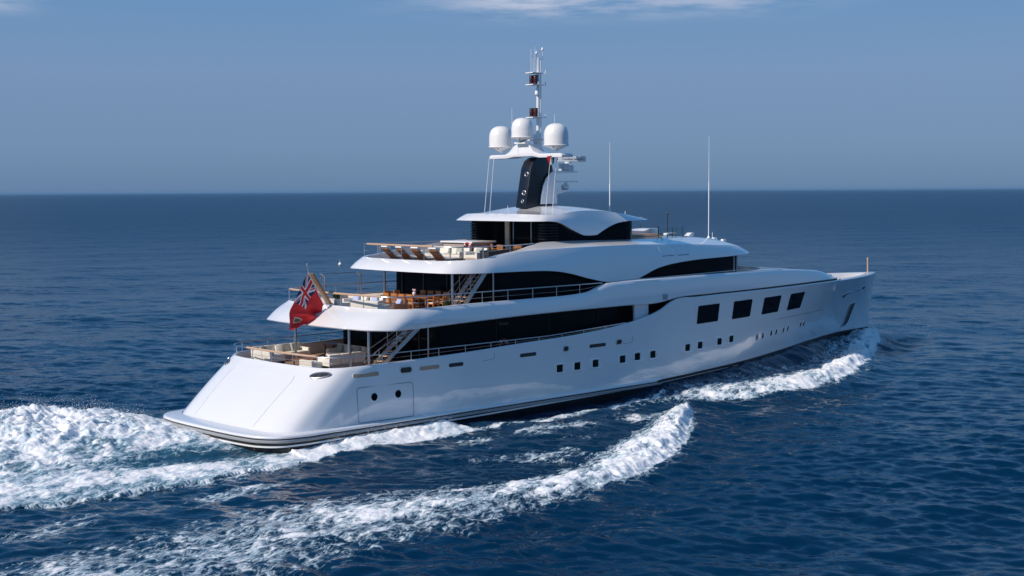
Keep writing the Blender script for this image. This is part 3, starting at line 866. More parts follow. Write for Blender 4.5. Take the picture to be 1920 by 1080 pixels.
w = YMB(); w.tube([(34.2, -.3, 9.0), (34.2, -.3, 10.45)], .035, n=8); w.lathe([(.06, 10.4), (.08, 10.48), (.03, 10.58)], (34.2, -.3, 0), 10); w.build('light_pole', 'dark_steel')
w = YMB(); w.tube([(29.3, -1.0, 9.1), (29.3, -1.0, 10.6)], .03, n=8); w.build('light_pole', 'dark_steel')
# fixed furniture of the forward sun deck
w = YMB(); w.prism([(30.6, 9.0), (34.6, 9.0), (34.4, 9.5), (33.6, 9.5), (33.0, 9.36), (30.6, 9.5)], .7, 2.0, bev=.04); w.build('bench_seat', 'white')
w = YMB(); w.box((32.2, .2, 9.12), (3.2, .8, .14), bev=.02); w.build('bench_base', 'teak_rail')
w = YMB(); w.box((32.9, -1.6, 9.2), (.8, .5, .16), bev=.05); w.build('locker', 'white')
w = YMB(); w.prism([(34.3, 9.0), (34.9, 9.0), (35.0, 9.25), (34.75, 9.25)], -1.9, -1.5, bev=.02); w.build('roof_bracket', 'white')
# lookout cameras and horn forward
for x, y, z in ((38.4, -.9, 8.5), (39.0, -1.2, 8.38)):
    w = YMB(); w.tube([(x, y, z - .15), (x, y, z + .18)], .05, n=8); w.box((x, y, z + .24), (.34, .22, .16), bev=.03); w.build('roof_camera', 'white')
w = YMB(); w.tube([(38.7, -.5, 8.4), (38.7, -.5, 9.15)], .018, n=6); w.build('roof_aerial', 'white')

# ---- stairs
def stairs(x0, z0, x1, z1, ya, yb, n, wood):
    w = YMB()
    for y in (ya, yb):
        w.grid([[(x0, y + t, z0 - .12), (x0, y + t, z0 + .16), ] for t in (-.03, .03)])
        dx, dz = x1 - x0, z1 - z0
        w.prism([(x0 - .1, z0 - .1), (x0 + .18, z0 - .1), (x1 + .18, z1 - .1), (x1 - .1, z1 + .02)], y - .03, y + .03)
    st_ = w.build('staircase', 'steel')
    for i in range(n):
        f = (i + .5) / n
        w = YMB(); w.box((x0 + (x1 - x0) * f, (ya + yb) / 2, z0 + (z1 - z0) * f), (.28, abs(yb - ya) - .08, .05), bev=.008); w.build('tread', wood, st_)
    for y in (ya - .02, yb + .02):
        for h in (.45, .9):
            w = YMB(); w.tube([(x0 - .2, y, z0 + h - .2), (x0, y, z0 + h), (x1, y, z1 + h * (.55 if z1 > 7 else .2))], .022, n=6); w.build('handrail', 'steel', st_)
        for f in (.05, .45):
            xx, zz_ = x0 + (x1 - x0) * f, z0 + (z1 - z0) * f
            w = YMB(); w.tube([(xx, y, zz_), (xx, y, zz_ + .9)], .02, n=6); w.build('post', 'steel', st_)
    return st_
stairs(6.95, 3.2, 9.8, 5.25, -4.15, -3.45, 9, 'teak_rail')
stairs(12.55, 5.72, 14.4, 7.72, -4.05, -3.2, 10, 'teak_rail')

# ---- mast
w = YMB()
w.prism([(21.06, 11.0), (21.3, 12.2), (21.53, 13.33), (21.77, 13.75), (22.09, 13.95), (22.5, 14.05), (23.2, 14.08), (23.39, 13.3), (23.45, 11.0)], -.42, .42, bev=.07)
mast = w.build('mast', 'gloss_black')
for s in (-1, 1):
    w = YMB()
    arc = [(22.25, 11.22), (22.33, 11.75), (22.50, 12.32), (22.74, 12.74), (23.05, 13.02), (23.42, 13.18), (23.52, 12.6), (23.62, 11.22)]
    w.prism(arc, s * .42, s * .56, bev=.04); fin = w.build('fin_panel', 'paint', mast)
    w = YMB(); w.tube([(x - .02, s * .55, z) for x, z in arc[:6]], .055, n=8); w.build('fin_rim', 'paint', fin)
for x, z in ((21.82, 13.45), (21.55, 12.98), (21.33, 11.9), (21.2, 11.4)):
    r = .13 if z > 11.5 else .09
    w = YMB(); cx = x - .06
    a_ = [(cx - .02 + .02 * sin(t), r * cos(t) - .12, z + r * sin(t)) for t in np.linspace(0, 2 * pi, 14, endpoint=False)]
    w.tube(a_, .028, closed=True, n=6); w.tube([(cx + .1, -.12, z), (cx - .03, -.12, z)], r * .8, n=12, mi=1)
    w.build('floodlight', ['steel', 'groove'], mast)
# swept wing carrying the domes
poly = [(-3.0, 13.93), (-3.05, 14.05), (-2.9, 14.16), (-1.3, 14.16), (-.85, 14.3), (-.6, 14.62), (-.4, 14.76), (.45, 14.76), (.8, 14.62), (1.2, 14.3), (1.55, 14.16), (2.9, 14.16), (3.05, 14.05), (3.0, 13.93), (1.45, 13.93), (.8, 14.02), (-.8, 14.02), (-1.3, 13.93)]
bm = bmesh.new()
vs = [bm.verts.new((21.25 + abs(y) * .06, y, z)) for y, z in poly]
f = bm.faces.new(vs); e = bmesh.ops.extrude_face_region(bm, geom=[f])
bmesh.ops.translate(bm, vec=(.95, 0, 0), verts=[v for v in e['geom'] if isinstance(v, bmesh.types.BMVert)])
bmesh.ops.recalc_face_normals(bm, faces=bm.faces)
bmesh.ops.bevel(bm, geom=bm.edges[:], offset=.025, segments=2, affect='EDGES', profile=.6)
bm.verts.index_update()
w = YMB(); w.add([v.co[:] for v in bm.verts], [[v.index for v in q.verts] for q in bm.faces]); bm.free()
w.build('dome_wing', 'paint', mast)
def dome(x, y, zr, r):
    w = YMB()
    pr_ = [(.13, -.46), (.15, -.36), (.30, -.31), (.62, -.16), (.98, -.04), (1.04, -.01), (1.05, .04), (1.0, .07), (1.0, .75), (.985, 1.0), (.93, 1.25), (.82, 1.47), (.66, 1.63), (.45, 1.74), (.22, 1.79), (.02, 1.8)]
    w.lathe([(a * r, zr + b_ * r) for a, b_ in pr_], (x, y, 0), 32)
    d_ = w.build('satellite_dome', 'white', mast, angle=45)
    w = YMB(); w.lathe([(.06, 0), (.06, .03), (.04, .04)], (x - r * .62, y - r * .3, zr - .17 * r), 10); w.build('vent', 'groove', d_)
    w = YMB(); w.tube([(x + 1.045 * r * cos(t), y + 1.045 * r * sin(t), zr + .015) for t in np.linspace(0, 2 * pi, 28, endpoint=False)], .012, n=5, closed=True); w.build('rim_joint', 'seam', d_)
dome(21.8, 2.4, 14.62, .71); dome(21.62, -2.4, 14.60, .71); dome(21.25, 0, 15.12, .64)
w = YMB(); w.lathe([(.16, 14.74), (.14, 14.86), (.2, 14.9)], (21.25, 0, 0), 14); w.box((21.25, 0, 14.8), (.5, .9, .1), bev=.03); w.build('dome_bracket', 'white', mast)
w = YMB(); w.tube([(22.55, 0, 14.0), (22.55, 0, 15.1), (22.58, 0, 19.0), (22.6, 0, 19.85)], [.15, .105, .09, .075], n=12); pole = w.build('mast_pole', 'white', mast)
w = YMB(); w.box((22.5, 0, 14.9), (.36, .36, .9), bev=.05); w.box((22.5, .1, 15.02), (.4, 2.2, .08), bev=.02); w.build('pole_collar', 'white', mast)
for z, nl in ((18.93, 0), (18.24, 1), (16.32, 1)):
    w = YMB(); w.box((22.25, .05, z), (.75, .62, .06), bev=.015); pf = w.build('lamp_platform', 'white', pole)
    w = YMB(); w.tube([(22.7, -.05, z), (22.95, -.25, z)], .03, n=6); w.tube([(22.95, -.25, z), (22.95, -.25, z + .2)], .03, n=6); w.build('bracket', 'white', pole)
    if nl:
        for dy in (.17, -.17):
            w = YMB(); w.lathe([(.10, z + .04), (.13, z + .07), (.13, z + .5), (.10, z + .55)], (22.2, dy, 0), 12); w.build('signal_lamp', 'lamp', pole)
            w = YMB()
            for h in (.06, .28, .5): w.lathe([(.135, z + h), (.142, z + h + .02), (.135, z + h + .05)], (22.2, dy, 0), 12)
            w.build('lamp_cage', 'groove', pole)
w = YMB(); w.lathe([(.05, 17.62), (.13, 17.68), (.12, 17.85), (.06, 18.02), (.02, 18.08)], (22.4, -.08, 0), 12); w.build('camera_dome', 'white', pole)
for x, y, z0, z1, bell in ((22.2, .2, 18.95, 20.35, 0), (22.35, .02, 18.95, 20.45, 0), (22.3, .12, 18.95, 19.8, 0), (22.45, .0, 19.7, 20.05, 1), (22.85, -.1, 19.75, 20.28, 1)):
    w = YMB(); w.tube([(x, y, z0), (x, y, z1)], .014, n=5)
    if bell: w.lathe([(.075, z1), (.09, z1 + .04), (.05, z1 + .13), (.02, z1 + .2)], (x, y, 0), 10)
    if bell and x > 22.6: w.tube([(22.6, 0, z0), (x, y, z0)], .014, n=5)
    w.build('aerial', 'white', pole)
w = YMB(); w.tube([(22.66, -.13, 14.6), (22.68, -.13, 19.7)], .03, n=5); w.build('cable_tray', 'radar', pole)
for (x, y, z) in ((20.9, .5, 16.3), (21.9, -2.0, 15.9)):
    w = YMB(); w.tube([(x, y, z - 1.9), (x, y, z + .55)], .012, n=5); w.build('aerial', 'white', mast)
# halyards
for a, b_ in (((21.25, 2.85, 13.95), (20.75, 2.75, 10.78)), ((21.35, 2.55, 13.95), (20.85, 2.4, 10.82)), ((21.5, -2.05, 13.95), (21.35, -1.8, 10.9)), ((21.7, -2.35, 13.95), (21.5, -2.2, 10.85))):
    w = YMB(); w.tube([a, b_], .014, n=5); w.build('halyard', 'white', mast)
# radars forward of the mast
w = YMB(); w.prism([(23.35, 13.0), (25.7, 13.12), (25.7, 13.18), (23.35, 13.22)], -.3, .3, bev=.02); w.build('radar_bracket', 'white', mast)
w = YMB(); w.lathe([(.34, 13.18), (.36, 13.25), (.34, 13.55), (.22, 13.62), (.18, 13.75)], (25.1, 0, 0), 14); w.box((24.75, 0, 13.42), (.4, .5, .46), bev=.04); w.build('radar_pedestal', 'radar', mast)
rang = atan2(-.695, .719)
w = YMB(); w.box((25.45, 0, 13.92), (1.72, .16, .34), rz=rang, bev=.06); scan = w.build('radar_scanner', 'radar', mast)
def lettering(body, size, loc, rot, mat, parent, shear=0.0, name='lettering'):
    cu = bpy.data.curves.new(name, 'FONT'); cu.body = body; cu.size = size; cu.align_x = 'CENTER'; cu.align_y = 'CENTER'; cu.extrude = .004; cu.shear = shear
    t = bpy.data.objects.new(name, cu); C.objects.link(t)
    bpy.context.view_layer.update()
    me = bpy.data.meshes.new_from_object(t.evaluated_get(bpy.context.evaluated_depsgraph_get()))
    bpy.data.objects.remove(t)
    o = bpy.data.objects.new(name, me); C.objects.link(o)
    me.materials.clear(); me.materials.append(M[mat])
    o.matrix_world = Matrix.Translation(Vector(loc) - Vector((30, 0, 0))) @ Matrix.Rotation(rot, 4, 'Z') @ Matrix.Rotation(pi / 2, 4, 'X')
    o.parent = parent
    return o
nx, ny = sin(rang), -cos(rang)
lettering('Consilium Selesmar', .165, (25.51 + nx * .09, .0 + ny * .09 - .05, 13.92), rang, 'text_dark', scan)
w = YMB(); w.tube([(24.88 + nx * .08, .58 + ny * .08, 13.92), (24.88 + nx * .09, .58 + ny * .09, 13.92)], .075, n=12); w.build('emblem', 'text_dark', scan)
w = YMB(); w.box((24.85, 0, 12.56), (2.3, .12, .08), bev=.02, rz=.04); w.tube([(24.9, 0, 12.35), (24.9, 0, 12.56)], .08, n=8); w.build('radar_scanner', 'white', mast)
w = YMB(); w.lathe([(.08, 12.05), (.2, 12.1), (.26, 12.25), (.2, 12.38), (.06, 12.42)], (24.85, 0, 0), 14); w.build('radar_pedestal', 'radar', mast)
w = YMB(); w.prism([(23.4, 11.7), (23.6, 11.72), (25.2, 12.05), (25.2, 12.1), (23.4, 12.0)], -.28, .28, bev=.02); w.build('radar_bracket', 'white', mast)
# whip aerials
for x, y, z0, zm, z1 in ((26.45, -2.2, 10.60, 12.4, 14.9), (36.35, -2.0, 8.8, 12.5, 15.5)):
    w = YMB(); w.tube([(x, y, z0), (x, y, zm), (x, y, zm + .02), (x, y, z1)], [.032, .030, .018, .011], n=8); w.lathe([(.12, z0), (.09, z0 + .12), (.05, z0 + .2)], (x, y, 0), 10); w.build('whip_aerial', 'white')
w = YMB(); w.tube([(27.4, -2.6, 10.5), (27.4, -2.6, 10.75)], .02); w.tube([(21.0, 1.0, 10.8), (21.0, 1.0, 11.15)], .012); w.build('roof_aerial', 'white')

# ---- bow fittings
w = YMB(); w.tube([(59.1, 0, 5.4), (59.08, 0, 6.55)], .06, n=8); w.lathe([(.1, 5.42), (.1, 5.5), (.06, 5.55)], (59.1, 0, 0), 10); w.lathe([(.07, 6.5), (.07, 6.6), (.03, 6.66)], (59.08, 0, 0), 10); w.build('jackstaff', 'teak_rail')
for s in (-1, 1):
    w = YMB(); w.lathe([(.24, 4.76), (.2, 4.85), (.13, 4.95), (.13, 5.1), (.2, 5.15), (.16, 5.22)], (54.8, s * .8, 0), 14); w.build('windlass', 'steel')
    w = YMB(); w.tube([(56.6, s * .5, 4.78), (56.6, s * .5, 5.1)], .07, n=8); w.tube([(56.35, s * .5, 5.05), (56.85, s * .5, 5.05)], .05, n=8); w.build('bollard', 'steel')
    w = YMB(); w.lathe([(.2, 5.44), (.2, 5.6), (.15, 5.66)], (49.6, s * 3.35, 0), 12); w.build('deck_cap', 'white')

# aft flagstaff: a broad oiled-wood blade raked over the stern
w = YMB()
a, b_ = Vector((7.32, 0, 6.0)), Vector((6.02, 0, 7.86))
dv_ = (b_ - a).normalized(); ang_ = atan2(dv_.x, dv_.z)
w.box((a + b_) / 2, (.10, .40, (b_ - a).length), ry=ang_, bev=.02)
fs = w.build('flagstaff', 'staff_wood')
w = YMB(); w.box(a + dv_ * .12, (.16, .46, .36), ry=ang_, bev=.02); w.box((7.42, 0, 5.98), (.4, .6, .06), bev=.01); w.build('staff_socket', 'steel', fs)
w = YMB(); w.tube([b_ - dv_ * .05, b_ + Vector((-.16, 0, .08)), b_ + Vector((-.2, 0, .42))], .03, n=6); w.lathe([(.05, 0), (.06, .05), (.02, .1)], b_ + Vector((-.2, 0, .42)), 8); w.build('staff_truck', 'steel', fs)
w = YMB(); w.tube([b_ + Vector((-.17, 0, .1)), Vector((7.0, 0, 6.1))], .010, n=4); w.build('halyard', 'white', fs)
# gantry poles on the upper deck's port side
for x in (10.35, 12.9):
    w = YMB(); w.tube([(x, 4.75, 6.1), (x, 4.75, 7.2), (x - .06, 4.75, 7.3), (x - .28, 4.75, 7.44)], .05, n=8); w.tube([(x - .22, 4.75, 6.1), (x - .1, 4.75, 7.2)], .012, n=5); gpole = w.build('gantry_pole', 'steel')
w = YMB(); w.tube([(10.07, 4.75, 7.44), (12.62, 4.75, 7.44)], .02, n=6); w.build('gantry_bar', 'steel')
# maker's script on the glass, round port lights on the aft bulkhead
lettering('Benetti', .24, (15.5, -4.335, 4.88), 0, 'text_pale', h_main, shear=.35)
w = YMB(); w.box((2.6, 0, 0), (.01, .01, .01)); 

# ================================================================== LOOSE THINGS
def part(mb, name, mat, parent, **k): return MB.build(mb, name, mat, parent, **k)
# ---- ensign
def flag_mesh(name, T, Bt, ripple, cols, colour, nu=140, nv=90):
    Tc, Bc = spline([(p[0], p[1], p[2]) for p in T], 40), spline([(p[0], p[1], p[2]) for p in Bt], 40)
    su, sT, sB = np.linspace(0, 1, nu + 1), np.linspace(0, 1, len(Tc)), np.linspace(0, 1, len(Bc))
    mb = MB(); rows = []
    for i in range(nu + 1):
        u = su[i]
        t = np.array([np.interp(u, sT, Tc[:, k]) for k in range(3)]); q = np.array([np.interp(u, sB, Bc[:, k]) for k in range(3)])
        rw = []
        for j in range(nv + 1):
            v = j / nv; p = t * (1 - v) + q * v
            rw.append(tuple(p + np.array(ripple(u, v))))
        rows.append(rw)
    mb.grid(rows)
    for i in range(nu):
        for j in range(nv): mb.mi[i * nv + j] = colour((i + .5) / nu, (j + .5) / nv)
    return mb
M['flag_red'] = pmat('red_bunting', (.66, .018, .020), .75, var=.1, scale=12)
M['flag_blue'] = pmat('navy_bunting', (.010, .014, .10), .75, var=.1, scale=12)
M['flag_white'] = pmat('white_bunting', (.78, .77, .76), .75, var=.04, scale=12)
M['flag_gold'] = pmat('gold_bunting', (.25, .20, .05), .75, var=.2, scale=30)
M['flag_green'] = pmat('green_bunting', (.0, .13, .05), .75, var=.1, scale=12)
def ensign(u, v):
    X_, Y_ = u * 2, v
    if X_ < 1 and Y_ < .5:
        dx, dy = X_ - .5, Y_ - .25
        if abs(dx) < .05 or abs(dy) < .05: return 0
        if abs(dx) < .083 or abs(dy) < .083: return 2
        d1 = (dx * .5 - dy) / 1.118; d2 = (dx * .5 + dy) / 1.118
        if abs(d1 - .017 * (1 if dx < 0 else -1)) < .017 or abs(d2 - .017 * (-1 if dx < 0 else 1)) < .017: return 0
        if abs(d1) < .05 or abs(d2) < .05: return 2
        return 1
    a, b_ = (u - .80) * 2, v - .36
    k = abs(a) / .13; 
    if abs(b_) < .17 and k < 1 - max(0, b_) * 2.2:
        if abs(b_) > .15 or k > .82 - max(0, b_) * 2.2: return 2
        return 3 if (int((b_ + .3) * 22) + int((a + .3) * 16)) % 3 else 1
    return 0
fl = empty('ensign_flag', (5.84, 0, 7.9))
tag(fl, 'red flag with a union canton drooping from the raked wooden staff over the stern', 'flag')
fm_ = flag_mesh('cloth', [(0, 0, 0), (-.42, .02, -.72), (-.86, .06, -1.45), (-1.12, .05, -2.2), (-1.24, 0, -2.88)], [(.95, 0, -1.72), (.72, .03, -2.1), (.40, -.02, -2.45), (.08, .02, -2.68)],
                lambda u, v: (0.05 * sin(9 * u + 3 * v) * u, (.16 * sin(2 * pi * (1.7 * u - .5 * v)) + .07 * sin(2 * pi * (3.4 * u + .9 * v))) * min(1, u * 3) * (.45 + .7 * v), .03 * sin(14 * u) * v), None, ensign)
part(fm_, 'cloth', ['flag_red', 'flag_blue', 'flag_white', 'flag_gold'], fl, angle=60, recalc=False)
w = MB(); w.tube([(.02, 0, .02), (.97, 0, -1.72)], .02, n=6); part(w, 'hoist_tape', 'flag_white', fl)
cf = empty('courtesy_flag', (21.62, -2.3, 14.0))
tag(cf, 'small green white and red flag flying under the starboard dome wing', 'flag')
w = flag_mesh('cloth', [(0, 0, 0), (-.25, .05, .03), (-.5, .12, -.02)], [(-.03, .01, -.42), (-.26, .08, -.5), (-.5, .1, -.36)], lambda u, v: (0, .05 * sin(7 * u + 2 * v), 0), None, lambda u, v: 0 if u < .34 else (1 if u < .67 else 2), 30, 12)
part(w, 'cloth', ['flag_green', 'flag_white', 'flag_red'], cf, angle=60, recalc=False)

# ---- sun loungers
def lounger():
    r = empty('sun_lounger')
    w = MB(); w.box((.75, 0, .30), (1.5, .62, .06), bev=.01); part(w, 'frame', 'dark_teak', r)
    for x in (.15, 1.4):
        for y in (-.26, .26):
            w = MB(); w.box((x, y, .14), (.06, .06, .28), bev=.005); part(w, 'leg', 'teak_chair', r)
    w = MB(); w.box((-.22, 0, .58), (.80, .62, .05), ry=radians(42), bev=.01)
    for k in range(5): w.box((-.46 + .13 * k, 0, .76 - .115 * k), (.05, .60, .03), ry=radians(42))
    part(w, 'backrest', 'dark_teak', r)
    w = MB(); w.box((.80, 0, .37), (1.3, .58, .08), bev=.03); w.box((-.17, 0, .64), (.78, .58, .08), ry=radians(42), bev=.03); part(w, 'mattress', 'cream', r)
    w = MB(); w.box((-.44, 0, .93), (.30, .60, .10), ry=radians(20), bev=.04); part(w, 'headrest', 'white', r)
    return r
L0 = lounger()
for i, (x, y, lab) in enumerate(((13.15, 2.15, 'brown slatted sun lounger with white headrest, farthest to port on the top deck'), (13.1, .85, 'brown slatted sun lounger with white headrest, second from port on the top deck'),
                                 (13.1, -.45, 'brown slatted sun lounger with white headrest, third from port on the top deck'), (13.15, -1.85, 'brown slatted sun lounger beside the starboard steel rail, last of its row'))):
    o = L0 if i == 0 else copy_tree(L0)
    o.location = (x, y, 8.0); o.rotation_euler = (0, 0, radians(-6 + 3 * i)); tag(o, lab, 'sun lounger', 'sun loungers in a row on the top deck')

# ---- dining chairs
def chair():
    r = empty('dining_chair')
    w = MB(); w.box((0, 0, .44), (.46, .46, .05), bev=.01); part(w, 'seat_frame', 'teak_chair', r)
    w = MB(); w.box((.01, 0, .49), (.42, .42, .06), bev=.025); part(w, 'cushion', 'cream', r)
    for x, y in ((.2, -.2), (.2, .2)):
        w = MB(); w.box((x, y, .22), (.05, .05, .44), bev=.006); part(w, 'leg', 'teak_chair', r)
    for y in (-.2, .2):
        w = MB(); w.tube([(-.2, y, 0), (-.2, y, .45), (-.27, y, .93)], .028, n=6); part(w, 'leg', 'teak_chair', r)
    w = MB(); w.box((-.26, 0, .86), (.04, .42, .16), ry=radians(-8), bev=.01); w.box((-.235, 0, .68), (.03, .40, .07), ry=radians(-8), bev=.008)
    for y in (-.12, 0, .12): w.box((-.22, y, .64), (.025, .05, .36), ry=radians(-8))
    part(w, 'backrest', 'teak_chair', r)
    for y in (-.23, .23):
        w = MB(); w.box((-.02, y, .66), (.42, .05, .04), bev=.008); w.box((.19, y, .55), (.04, .04, .22)); part(w, 'armrest', 'teak_chair', r)
    return r
C0 = chair(); first = True
def put_chair(x, y, z, rz, lab, grp):
    global first
    o = C0 if first else copy_tree(C0); first = False
    o.location = (x, y, z); o.rotation_euler = (0, 0, rz); tag(o, lab, 'chair', grp); return o
g1 = 'teak chairs round the long dining table'
nth = ('first', 'second', 'third', 'fourth')
for k, y in enumerate((.45, -.2, -.85, -1.5)):
    put_chair(11.55, y, 5.6, radians(4 * (k % 2)), f'orange teak chair on the aft side of the dining table, {nth[k]} from port', g1)
for k, y in enumerate((.45, -.2, -.85, -1.5)):
    put_chair(13.65, y, 5.6, pi + radians(3 * (k % 2)), f'orange teak chair by the dark glass behind the dining table, {nth[k]} from port', g1)
for k, x in enumerate((12.3, 12.98)):
    put_chair(x, -2.3, 5.6, pi / 2, f'orange teak chair at the table end near the stairs, {("aft", "forward")[k]} one of two', g1)
for k, x in enumerate((12.3, 12.98)):
    put_chair(x, 1.35, 5.6, -pi / 2, f'orange teak chair at the port end of the dining table, {("aft", "forward")[k]} one of two', g1)
g2 = 'teak chairs round the top deck table'
for x, y, rz, lab in ((19.45, .4, -.6, 'orange teak chair next to the corner post of the top lounge'), (18.9, -.75, .1, 'orange teak chair with its lit back to the sun loungers'),
                      (18.75, -2.15, .7, 'orange teak chair against the steel rail of the top deck'), (20.1, -2.45, 1.9, 'orange teak chair in the shade beside the louvred corner')):
    put_chair(x, y, 8.0, rz, lab, g2)
def table(name, c, d, h, top, leg, lab, round_=False):
    r = empty(name, c); tag(r, lab, 'table')
    w = MB()
    if round_: w.lathe([(d[0] / 2 - .02, h - .05), (d[0] / 2, h - .03), (d[0] / 2, h - .01), (d[0] / 2 - .02, h)], (0, 0, 0), 28)
    else: w.box((0, 0, h - .03), (d[0], d[1], .06), bev=.012)
    part(w, 'tabletop', top, r)
    if round_:
        w = MB(); w.lathe([(.3, 0), (.28, .04), (.06, .08), (.05, h - .06)], (0, 0, 0), 16); part(w, 'pedestal', leg, r)
    else:
        for sx in (-1, 1):
            for sy in (-1, 1):
                w = MB(); w.box((sx * (d[0] / 2 - .1), sy * (d[1] / 2 - .12), (h - .06) / 2), (.08, .08, h - .06), bev=.01); part(w, 'leg', leg, r)
    return r
table('dining_table', (12.6, -.5, 5.6), (1.15, 3.0), .76, 'dark_teak', 'dark_teak', 'long brown wooden dining table under the top deck overhang')
table('round_table', (19.75, -1.15, 8.0), (1.2, 1.2), .76, 'clear', 'dark_teak', 'round glass-topped table among four teak chairs on the top deck', True)
table('coffee_table', (6.05, .55, 3.0), (1.3, .9), .42, 'dark_teak', 'dark_teak', 'low brown wooden coffee table between the main deck sofas')
table('coffee_table', (8.75, -1.1, 5.6), (.9, .9), .45, 'teak_chair', 'teak_chair', 'low orange wooden table before the sofa of the middle deck')
table('side_table', (9.6, 3.0, 3.0), (.8, .9), .7, 'dark_teak', 'dark_teak', 'square brown table by the dark glass wall of the lowest deck')
v = empty('flower_vase', (12.6, -.35, 6.36)); tag(v, 'white vase with pink flowers standing on the dining table', 'vase')
w = MB(); w.lathe([(.06, 0), (.10, .06), (.11, .14), (.07, .2)], (0, 0, 0), 12); part(w, 'bowl', 'white', v)
w = MB(); [w.lathe([(.01, -.05), (.06, 0), (.01, .05)], (.06 * cos(k * 1.3), .06 * sin(k * 1.3), .26 + .03 * (k % 3)), 6) for k in range(6)]; part(w, 'blossom', 'flower', v)

# ---- sofas
def sofa(name, loc, rz, L_, depth, lab, seat='cream', base='white', back_h=.75, cushions=3, arms=(1, 1), cmat='cushion', pitch=.4, grp=None):
    """seat runs along local y, back at -x"""
    r = empty(name, loc, rz); tag(r, lab, 'sofa', grp)
    w = MB(); w.box((0, 0, pitch * .36), (depth, L_, pitch * .72), bev=.02); part(w, 'base', base, r)
    w = MB()
    n_ = max(1, round(L_ / .9))
    for k in range(n_): w.box((.06, -L_ / 2 + L_ * (k + .5) / n_, pitch * .72 + .09), (depth - .14, L_ / n_ - .02, .18), bev=.05)
    part(w, 'seat', seat, r)
    w = MB()
    for k in range(n_): w.box((-depth / 2 + .10, -L_ / 2 + L_ * (k + .5) / n_, (back_h + .3) / 2 + .05), (.2, L_ / n_ - .015, back_h - .2), ry=radians(-6), bev=.05)
    part(w, 'backrest', seat, r)
    for s, on in zip((-1, 1), arms):
        if on: w = MB(); w.box((0, s * (L_ / 2 - .09), .32), (depth, .18, .62), bev=.04); part(w, 'armrest', seat, r)
    for k in range(cushions):
        w = MB(); w.box((-depth / 2 + .32, -L_ / 2 + L_ * (k + .6) / max(cushions, 1) * .92, pitch * .72 + .36), (.16, .42, .40), ry=radians(-22), rz=radians(10 * (-1) ** k), bev=.07); part(w, 'cushion', cmat if k % 2 == 0 else 'cream', r)
    return r
sofa('sofa', (6.55, 3.55, 3.0), -pi / 2, 3.2, .95, 'long cream sofa with grey cushions along the port bulwark of the lowest deck', base='taupe')
sofa('sofa', (5.0, 2.35, 3.0), 0, 1.5, .95, 'short white sofa nearest the stern rail, its back to the wake', cushions=2)
sofa('sofa', (6.75, -1.55, 3.0), pi / 2, 2.3, 1.0, 'cream sofa with a grey outer side facing the starboard rail of the lowest deck', base='taupe', cushions=2)
sofa('sofa', (8.75, .7, 3.0), pi, 2.4, .95, 'cream sofa facing aft in front of the dark lower glass doors', cushions=3)
sofa('ottoman', (5.35, -.9, 3.0), 0, 1.1, .8, 'low white padded seat beside the starboard sofa near the stern', back_h=.45, cushions=0, arms=(0, 0))
sofa('sofa', (8.0, 1.4, 5.6), 0, 3.2, .95, 'white sofa with its back to the stern rail of the middle deck', cushions=2, cmat='blue_cushion')
sofa('sofa', (8.35, -1.9, 5.6), .15, 2.0, .95, 'cream sofa with pale blue cushions behind the starboard curve of the middle rail', cushions=2, cmat='blue_cushion')
sofa('sofa', (10.1, .9, 5.6), pi, 2.6, .95, 'white sofa facing the stern between coffee table and dining chairs', cushions=3, cmat='blue_cushion')
sofa('armchair', (9.75, -2.35, 5.6), pi - .3, .95, .85, 'brown wicker armchair with white frame by the starboard rail', seat='dark_teak', base='dark_teak', cushions=1, cmat='blue_cushion')
sofa('sofa', (16.35, 1.3, 8.0), pi, 3.4, .95, 'cream sofa on the top deck facing the sun loungers', cushions=3, base='taupe')
sofa('armchair', (16.3, -1.35, 8.0), pi, 1.1, .95, 'cream padded armchair on the top deck beside the starboard gate', cushions=1, base='taupe')
r = empty('side_bench', (12.9, 3.6, 5.6)); tag(r, 'long white sun pad along the port bulwark of the middle deck', 'sun pad')
w = MB(); w.box((0, 0, .22), (2.9, 1.1, .44), bev=.03); part(w, 'base', 'white', r)
w = MB(); w.box((0, 0, .53), (2.85, 1.05, .16), bev=.05); part(w, 'pad', 'cream', r)
r = empty('bar_counter', (18.9, 2.2, 8.0)); tag(r, 'white-topped bar counter with a taupe front below the top lounge', 'bar')
w = MB(); w.box((0, 0, .5), (1.7, 2.5, 1.0), bev=.03); part(w, 'front', 'taupe', r)
w = MB(); w.box((0, 0, 1.05), (1.95, 2.8, .10), bev=.04); part(w, 'worktop', 'white', r)
r = empty('deck_locker', (16.6, -2.85, 8.0)); tag(r, 'dark low cabinet behind the starboard rail of the top deck', 'cabinet')
w = MB(); w.box((0, 0, .36), (2.2, .7, .72), bev=.02); part(w, 'body', 'groove', r)
w = MB(); w.box((0, 0, .745), (2.26, .76, .05), bev=.01); part(w, 'lid', 'gloss_black', r)
# ---- lifebuoys
def lifebuoy(loc, rz, lab):
    r = empty('lifebuoy', loc, rz); tag(r, lab, 'lifebuoy')
    w = MB(); w.tube([(0, .29 * cos(t), .29 * sin(t)) for t in np.linspace(0, 2 * pi, 24, endpoint=False)], .085, n=10, closed=True); part(w, 'ring', 'red', r)
    for t in (pi / 4, 3 * pi / 4, 5 * pi / 4, 7 * pi / 4):
        w = MB(); w.tube([(0, .29 * cos(t + d), .29 * sin(t + d)) for d in (-.13, 0, .13)], .091, n=10); part(w, 'band', 'flag_white', r)
    return r
lifebuoy((17.98, 1.2, 8.72), 0, 'dark red lifebuoy on the taupe front of the bar counter')
lifebuoy((15.4, -4.42, 3.72), pi / 2, 'red lifebuoy behind the side rail against the dark glass band')
